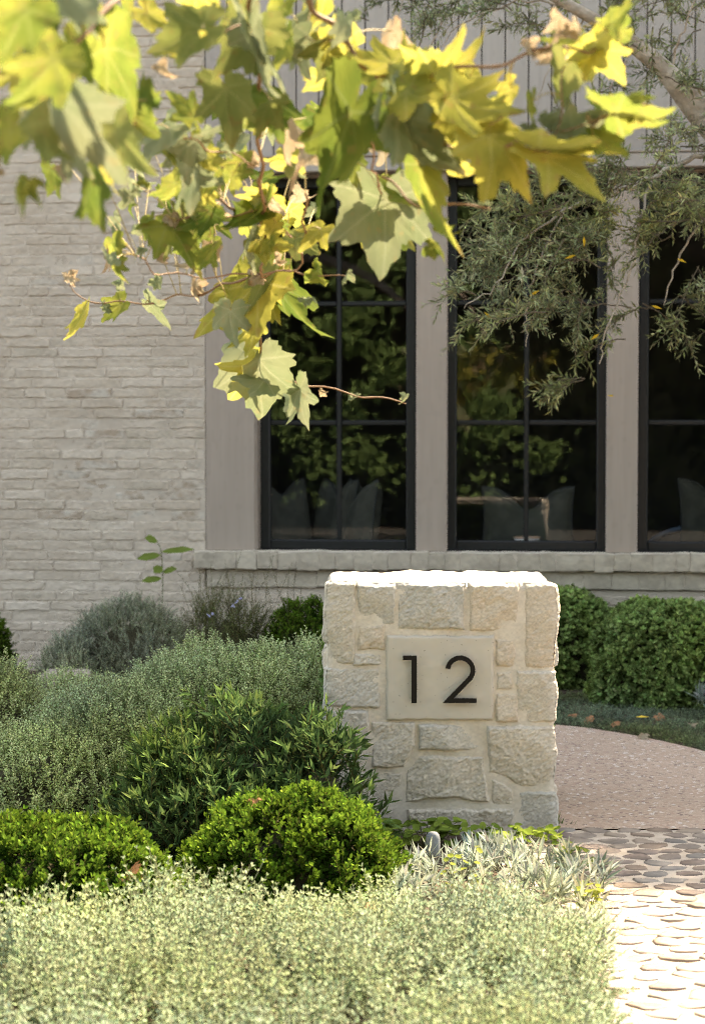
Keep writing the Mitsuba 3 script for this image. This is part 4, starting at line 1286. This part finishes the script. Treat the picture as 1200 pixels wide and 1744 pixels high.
add(syc + '__limb', tube(lim3, np.linspace(.02, .005, len(lim3)), 8), 'm_bark', True)


def mirror(p):
    """The real place whose mirror image in the window panes stands at p."""
    q0 = HP + HM * (REC + .008)
    return p - 2 * ((p - q0) @ HM)[:, None] * HM


rg = np.random.default_rng(95)
lv = Leaves()
CL = [(430, 420, 23, 1.6, 1.3, 900), (560, 560, 22, 1.0, .8, 700), (640, 650, 22, .8, .7, 600), (500, 690, 22, .8, .6, 450), (560, 780, 22, .6, .35, 260), (690, 450, 23, .9, .9, 600), (800, 600, 22, .55, .7, 500),
      (810, 740, 21.5, .5, .55, 520), (860, 690, 21.5, .35, .5, 220), (790, 850, 21.5, .22, .3, 150), (930, 770, 21.5, .25, .28, 110), (760, 380, 23, .7, .6, 350), (640, 800, 22, .4, .3, 120), (300, 650, 23, 1.0, 1.2, 500)]
for px, py, Y, rx, rz, n in CL:
    c = P(px, py, Y)
    d = unit(rg.normal(0, 1, (n, 3))) * (rg.random((n, 1)) ** .5)
    p = c + d * np.array([rx, .6, rz]) + .12 * rg.normal(0, 1, (n, 3))
    cl = meshkit.fbm(p * 1.9, 3)
    p = mirror(p[cl > .50])
    k = len(p)
    ld = unit(np.column_stack([rg.normal(0, .6, k), rg.normal(.3, .5, k), rg.normal(-.7, .5, k)]))
    nr = unit(np.column_stack([rg.normal(.3, .5, k), rg.normal(.6, .5, k), rg.normal(.4, .6, k)]))
    col = np.array([.15, .235, .085]) * (1 + rg.normal(0, .25, (k, 1))) + np.array([.025, .03, .0]) * rg.random((k, 1))
    lv.leaves(p, ld, nr, rg.uniform(.07, .13, k), rg.uniform(.06, .12, k), np.clip(col, .01, 1), 'lobed')
# upper crown
n = 5200
d = unit(rg.normal(0, 1, (n, 3)))
p = np.array([-3.0, -4.2, 6.0]) + d * np.array([4.2, 2.8, 2.2]) * (.55 + .45 * rg.random((n, 1)))
p = p[meshkit.fbm(p * .9, 3) > .44]
k = len(p)
lv.leaves(p, unit(rg.normal(0, 1, (k, 3)) - [0, 0, .6]), unit(rg.normal(0, 1, (k, 3)) + [0, 0, .6]), rg.uniform(.14, .24, k), rg.uniform(.14, .22, k), np.clip(np.array([.10, .13, .03]) * (1 + rg.normal(0, .25, (k, 1))), .01, 1), 'lobed')
lv.done(syc + '__crown', 'm_leaf')

# tall dark hedge across the street (mirrored in the panes)
hd = thing('tall_hedge', 'tall dark evergreen hedge across the street, seen as darkness in the panes', 'hedge')
rg = np.random.default_rng(96)
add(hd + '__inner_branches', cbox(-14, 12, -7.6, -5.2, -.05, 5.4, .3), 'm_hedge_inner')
lv = Leaves()
n = 16000
p = np.column_stack([rg.uniform(-14, 12, n), -5.15 + rg.normal(0, .10, n), rg.uniform(0, 5.8, n)])
p[:, 1] += .5 * (meshkit.fbm(p * 1.1, 3) - .5)
lv.leaves(p, unit(np.column_stack([rg.normal(0, .6, n), rg.normal(.4, .4, n), rg.normal(-.3, .6, n)])), unit(np.column_stack([rg.normal(0, .5, n), rg.normal(.4, .5, n), rg.normal(.9, .4, n)])),
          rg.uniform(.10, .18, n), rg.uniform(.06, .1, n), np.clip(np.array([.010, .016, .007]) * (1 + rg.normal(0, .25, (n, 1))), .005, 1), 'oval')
lv.done(hd + '__foliage', 'm_leaf')

# ------------------------------------------------------------------ olive tree on the right
ol = thing('olive_tree', 'olive tree with narrow grey green leaves hanging before the windows at right', 'tree')
rg = np.random.default_rng(101)
OY = 8.35
main = spline([(2.75, 8.5, -.1), (2.65, 8.45, .9), (2.35, 8.4, 1.9), P(1330, 330, OY), P(1200, 197, OY), P(1130, 118, OY), P(1060, 62, OY), P(990, 20, OY), P(880, -40, OY)], 6)
rad = np.interp(np.linspace(0, 1, len(main)), [0, .3, .5, .62, .8, 1], [.15, .11, .07, .045, .032, .018])
add(ol + '__trunk', tube(main, rad, 12), 'm_olive_bark', True)
BR = [([(1062, 66, OY), (1050, 20, OY), (1030, -60, OY)], .022, .014), ([(1260, 250, OY), (1180, 268, 8.3), (1110, 302, 8.2), (1040, 330, 8.1), (960, 360, 8.0), (880, 420, 7.95)], .014, .004),
      ([(1110, 302, 8.2), (1090, 380, 8.1), (1070, 470, 8.1), (1035, 560, 8.05), (1020, 620, 8.05)], .007, .0025), ([(1290, 300, 8.3), (1220, 350, 8.2), (1160, 430, 8.2), (1130, 520, 8.2)], .008, .003),
      ([(960, 360, 8.0), (920, 440, 8.0), (900, 520, 8.0), (895, 590, 8.0)], .005, .002), ([(880, 420, 7.95), (840, 490, 7.9), (790, 525, 7.9)], .004, .002),
      ([(990, 20, OY), (900, 0, 8.5), (800, 30, 8.6), (745, 80, 8.6)], .007, .002), ([(820, -60, 8.6), (780, 0, 8.6), (735, 70, 8.6), (700, 130, 8.6)], .006, .002), ([(690, -50, 8.7), (680, 10, 8.7), (655, 60, 8.7)], .005, .002),
      ([(1000, 28, OY), (960, 70, 8.4), (930, 130, 8.4), (905, 200, 8.4)], .005, .002), ([(1080, 80, OY), (1050, 130, 8.3), (1020, 200, 8.3)], .005, .002), ([(1140, 130, OY), (1160, 60, 8.3), (1190, -20, 8.3)], .007, .003)]
for path, r0, r1 in BR:
    pts = spline([P(*q) for q in path], 6)
    pts[1:-1] += rg.normal(0, .006, pts[1:-1].shape)
    add(ol + '__branch', tube(pts, np.linspace(r0, r1, len(pts)), 7), 'm_olive_bark', True)
lv, st = Leaves(), Leaves()
OC = [  # pixel centre, radii in pixels, distance, twigs, hang direction x
    (960, 390, 110, 80, 8.0, 120, -.5), (880, 460, 80, 70, 7.95, 70, -.7), (1090, 350, 110, 60, 8.1, 110, -.2), (1160, 430, 70, 90, 8.2, 110, .1), (1000, 470, 90, 70, 8.0, 80, -.2), (900, 540, 70, 50, 7.95, 38, -.5), (980, 545, 60, 40, 8.0, 24, .0),
    (820, 520, 40, 20, 7.9, 12, -1.0), (1020, 650, 40, 22, 8.05, 18, -.3), (1080, 520, 40, 90, 8.1, 22, .0), (1140, 540, 60, 40, 8.2, 30, .1), (1060, 600, 30, 30, 8.1, 5, .0), (900, 590, 20, 30, 8.0, 6, 0), (1180, 300, 60, 60, 8.2, 60, .0), (870, 360, 40, 40, 8.0, 30, -.7),
    (1150, 40, 80, 60, 8.3, 70, .0), (1060, 100, 60, 70, 8.4, 26, -.2), (960, 60, 90, 60, 8.5, 34, -.4), (900, 20, 80, 40, 8.5, 26, -.5), (760, 20, 80, 50, 8.6, 26, -.4), (690, 20, 50, 40, 8.7, 16, -.3), (740, 90, 40, 30, 8.6, 7, -.3), (1170, 150, 50, 60, 8.3, 40, .2),
    (980, 190, 40, 40, 8.4, 7, .0), (1190, 240, 40, 40, 8.3, 22, .0), (930, 130, 30, 40, 8.4, 8, 0), (640, 30, 40, 40, 8.7, 5, -.3)]
for px, py, rx, ry, Y, n, hx in OC:
    m = max(1, int(n * .13))
    for _ in range(m):
        t0, k0 = rg.uniform(0, 6.28), math.sqrt(rg.random())
        yv = Y + rg.normal(0, .15)
        c0 = P(px + .8 * rx * k0 * math.cos(t0), py - .35 * ry + .7 * ry * k0 * math.sin(t0), yv)
        ln = rg.uniform(.22, .42) * min(1, .5 + ry / 90)
        d0 = unit(np.array([hx + rg.normal(0, .55), rg.normal(0, .3), rg.normal(.15, .4)]))
        tt = np.linspace(0, 1, 8)[:, None]
        twg = c0 + d0 * ln * tt * (1 - .3 * tt) + np.array([0, 0, -1.0]) * ln * .22 * tt ** 1.8 + rg.normal(0, .004, (8, 3))
        vt, ft = tube(twg, np.linspace(.0032, .0012, 8), 4, False)
        st.raw(vt, ft, np.array([[.17, .14, .10]]))
        ns = 10
        ii = rg.uniform(.1, 1, ns) * 6.99
        lo = ii.astype(int)
        B = twg[lo] + (twg[lo + 1] - twg[lo]) * (ii - lo)[:, None]
        dt = unit(twg[lo + 1] - twg[lo])
        B[-1], dt[-1] = twg[-1], unit(twg[-1] - twg[-2])
        D = unit(dt * .6 + rg.normal(0, .55, (ns, 3)) + [-.15, 0, .15])
        D[-1] = dt[-1]
        sprigs(lv, rg, B, D, rg.uniform(.05, .13, ns), 7, 2, .043, .0100, 1.1, .6, (.165, .185, .09), (.34, .365, .20), 'lance', .22, .2, .08, st, .0014, .7, (.21, .18, .13))
# canopy out of the frame, over the driveway
n = 2600
d = unit(rg.normal(0, 1, (n, 3)))
B = np.array([3.50, 7.86, 3.5]) + d * np.array([.95, .30, .5]) * (rg.random((n, 1)) ** .4)
D = unit(d + rg.normal(0, .5, (n, 3)))
sprigs(lv, rg, B, D, rg.uniform(.14, .25, n), 8, 2, .052, .012, 1.0, .5, (.10, .115, .065), (.22, .24, .155), 'lance', .22, .3, .08, None)
B2 = spline([(2.5, 8.42, 1.5), (2.8, 8.2, 2.4), (3.2, 8.1, 3.3), (3.6, 8.05, 3.7)], 5)
add(ol + '__branch', tube(B2, np.linspace(.07, .02, len(B2)), 8), 'm_olive_bark', True)
lv.done(ol + '__foliage', 'm_leaf')
st.done(ol + '__twigs', 'm_leaf')
for px, py in ((994, 402), (1152, 440), (980, 434), (1020, 568), (1108, 520), (835, 541), (918, 494), (1045, 675)):
    lv1 = Leaves()
    lv1.leaves(P(px, py, 7.75)[None], unit(rg.normal(0, 1, (1, 3)) * [1, .3, .6]), np.array([[.2, -.9, .4]]), np.array([.05]), np.array([.014]), np.array([[.60, .38, .03]]), 'lance')
    n = lv1.done(ol + '__yellow_leaf', 'm_leaf_thin')

for k_ in list(scene):
    if '__' in k_ and k_.split('__')[-1].split('_0')[0] in ('twigs', 'stems', 'stem', 'thin_stalks', 'stalks', 'foliage', 'crown', 'flower_stalks', 'leaves'):
        labels.setdefault(k_, {})['kind'] = 'stuff'

# ------------------------------------------------------------------ fallen leaves
rg = np.random.default_rng(161)


def fallen(label, p, size, m, nrm, d, group=None):
    t = thing('fallen_leaf', label, 'leaf', group)
    v, f, uv = lobed_leaf(rg, size, .9, .12, crumple=.5)
    nrm, d = unit(np.array(nrm, float)), np.array(d, float)
    d = unit(d - nrm * (d @ nrm))
    V = np.array(p) + v[:, :1] * np.cross(d, nrm) + v[:, 1:2] * d + v[:, 2:3] * nrm
    scene[t] = mikit.ply((V, f), m, True, uv=uv)


fallen('curled reddish brown dry leaf caught on the left boxwood', P(222, 1492, 4.72), .055, 'm_dead_leaf', (-.3, -.8, .5), (-.3, .1, 1))
fallen('dark reddish dry leaf hanging above the middle boxwood', P(436, 1368, 5.2), .05, 'm_dead_leaf', (.5, -.8, .3), (0, 0, -1))
for px, py, s, lab, m in ((1004, 1229, .06, 'rust brown fallen leaf nearest the pillar on the ground cover', 'm_dead_leaf'), (974, 1222, .045, 'small brown fallen leaf close to the pillar edge on the ground cover', 'm_dead_leaf'), (1122, 1224, .06, 'rust brown fallen leaf below the middle of the hedge', 'm_dead_leaf'),
                          (1050, 1237, .05, 'dark brown fallen leaf at the driveway edge', 'm_dead_leaf'), (1096, 1256, .045, 'pale dry fallen leaf on the driveway edge', 'm_syc_dry'), (1178, 1238, .05, 'pale tan fallen leaf near the right frame edge', 'm_syc_dry')):
    Y = ground_y(py)
    fallen(lab, P(px, py, Y * .99) + [0, 0, .012], s, m, (rg.normal(0, .3), -.3, 1), rg.normal(0, 1, 3))
Y = ground_y(1229)
t = thing('fallen_leaf', 'long yellow fallen leaf under the hedge', 'leaf')
lv = Leaves()
lv.leaves((P(1082, 1227, Y * .985) + [0, 0, .015])[None], unit(np.array([[1, -.25, .05]])), np.array([[0, -.4, 1.]]), np.array([.06]), np.array([.02]), np.array([[.62, .42, .04]]), 'lance')
scene[t] = mikit.ply((np.vstack(lv.V), np.vstack(lv.F)), 'm_dead_yellow')

for px, py, Y_, lab in ((712, 1578, 4.5, 'small rust brown dry leaf lying on the silver herb right of centre'), (630, 1545, 4.62, 'small brown dry leaf on the silver herb below the middle boxwood'), (893, 1590, 4.6, 'tan dry leaf among the silver plants near the cobbles')):
    fallen(lab, P(px, py, Y_), .03, 'm_dead_leaf', (rg.normal(0, .3), -.6, 1), rg.normal(0, 1, 3))
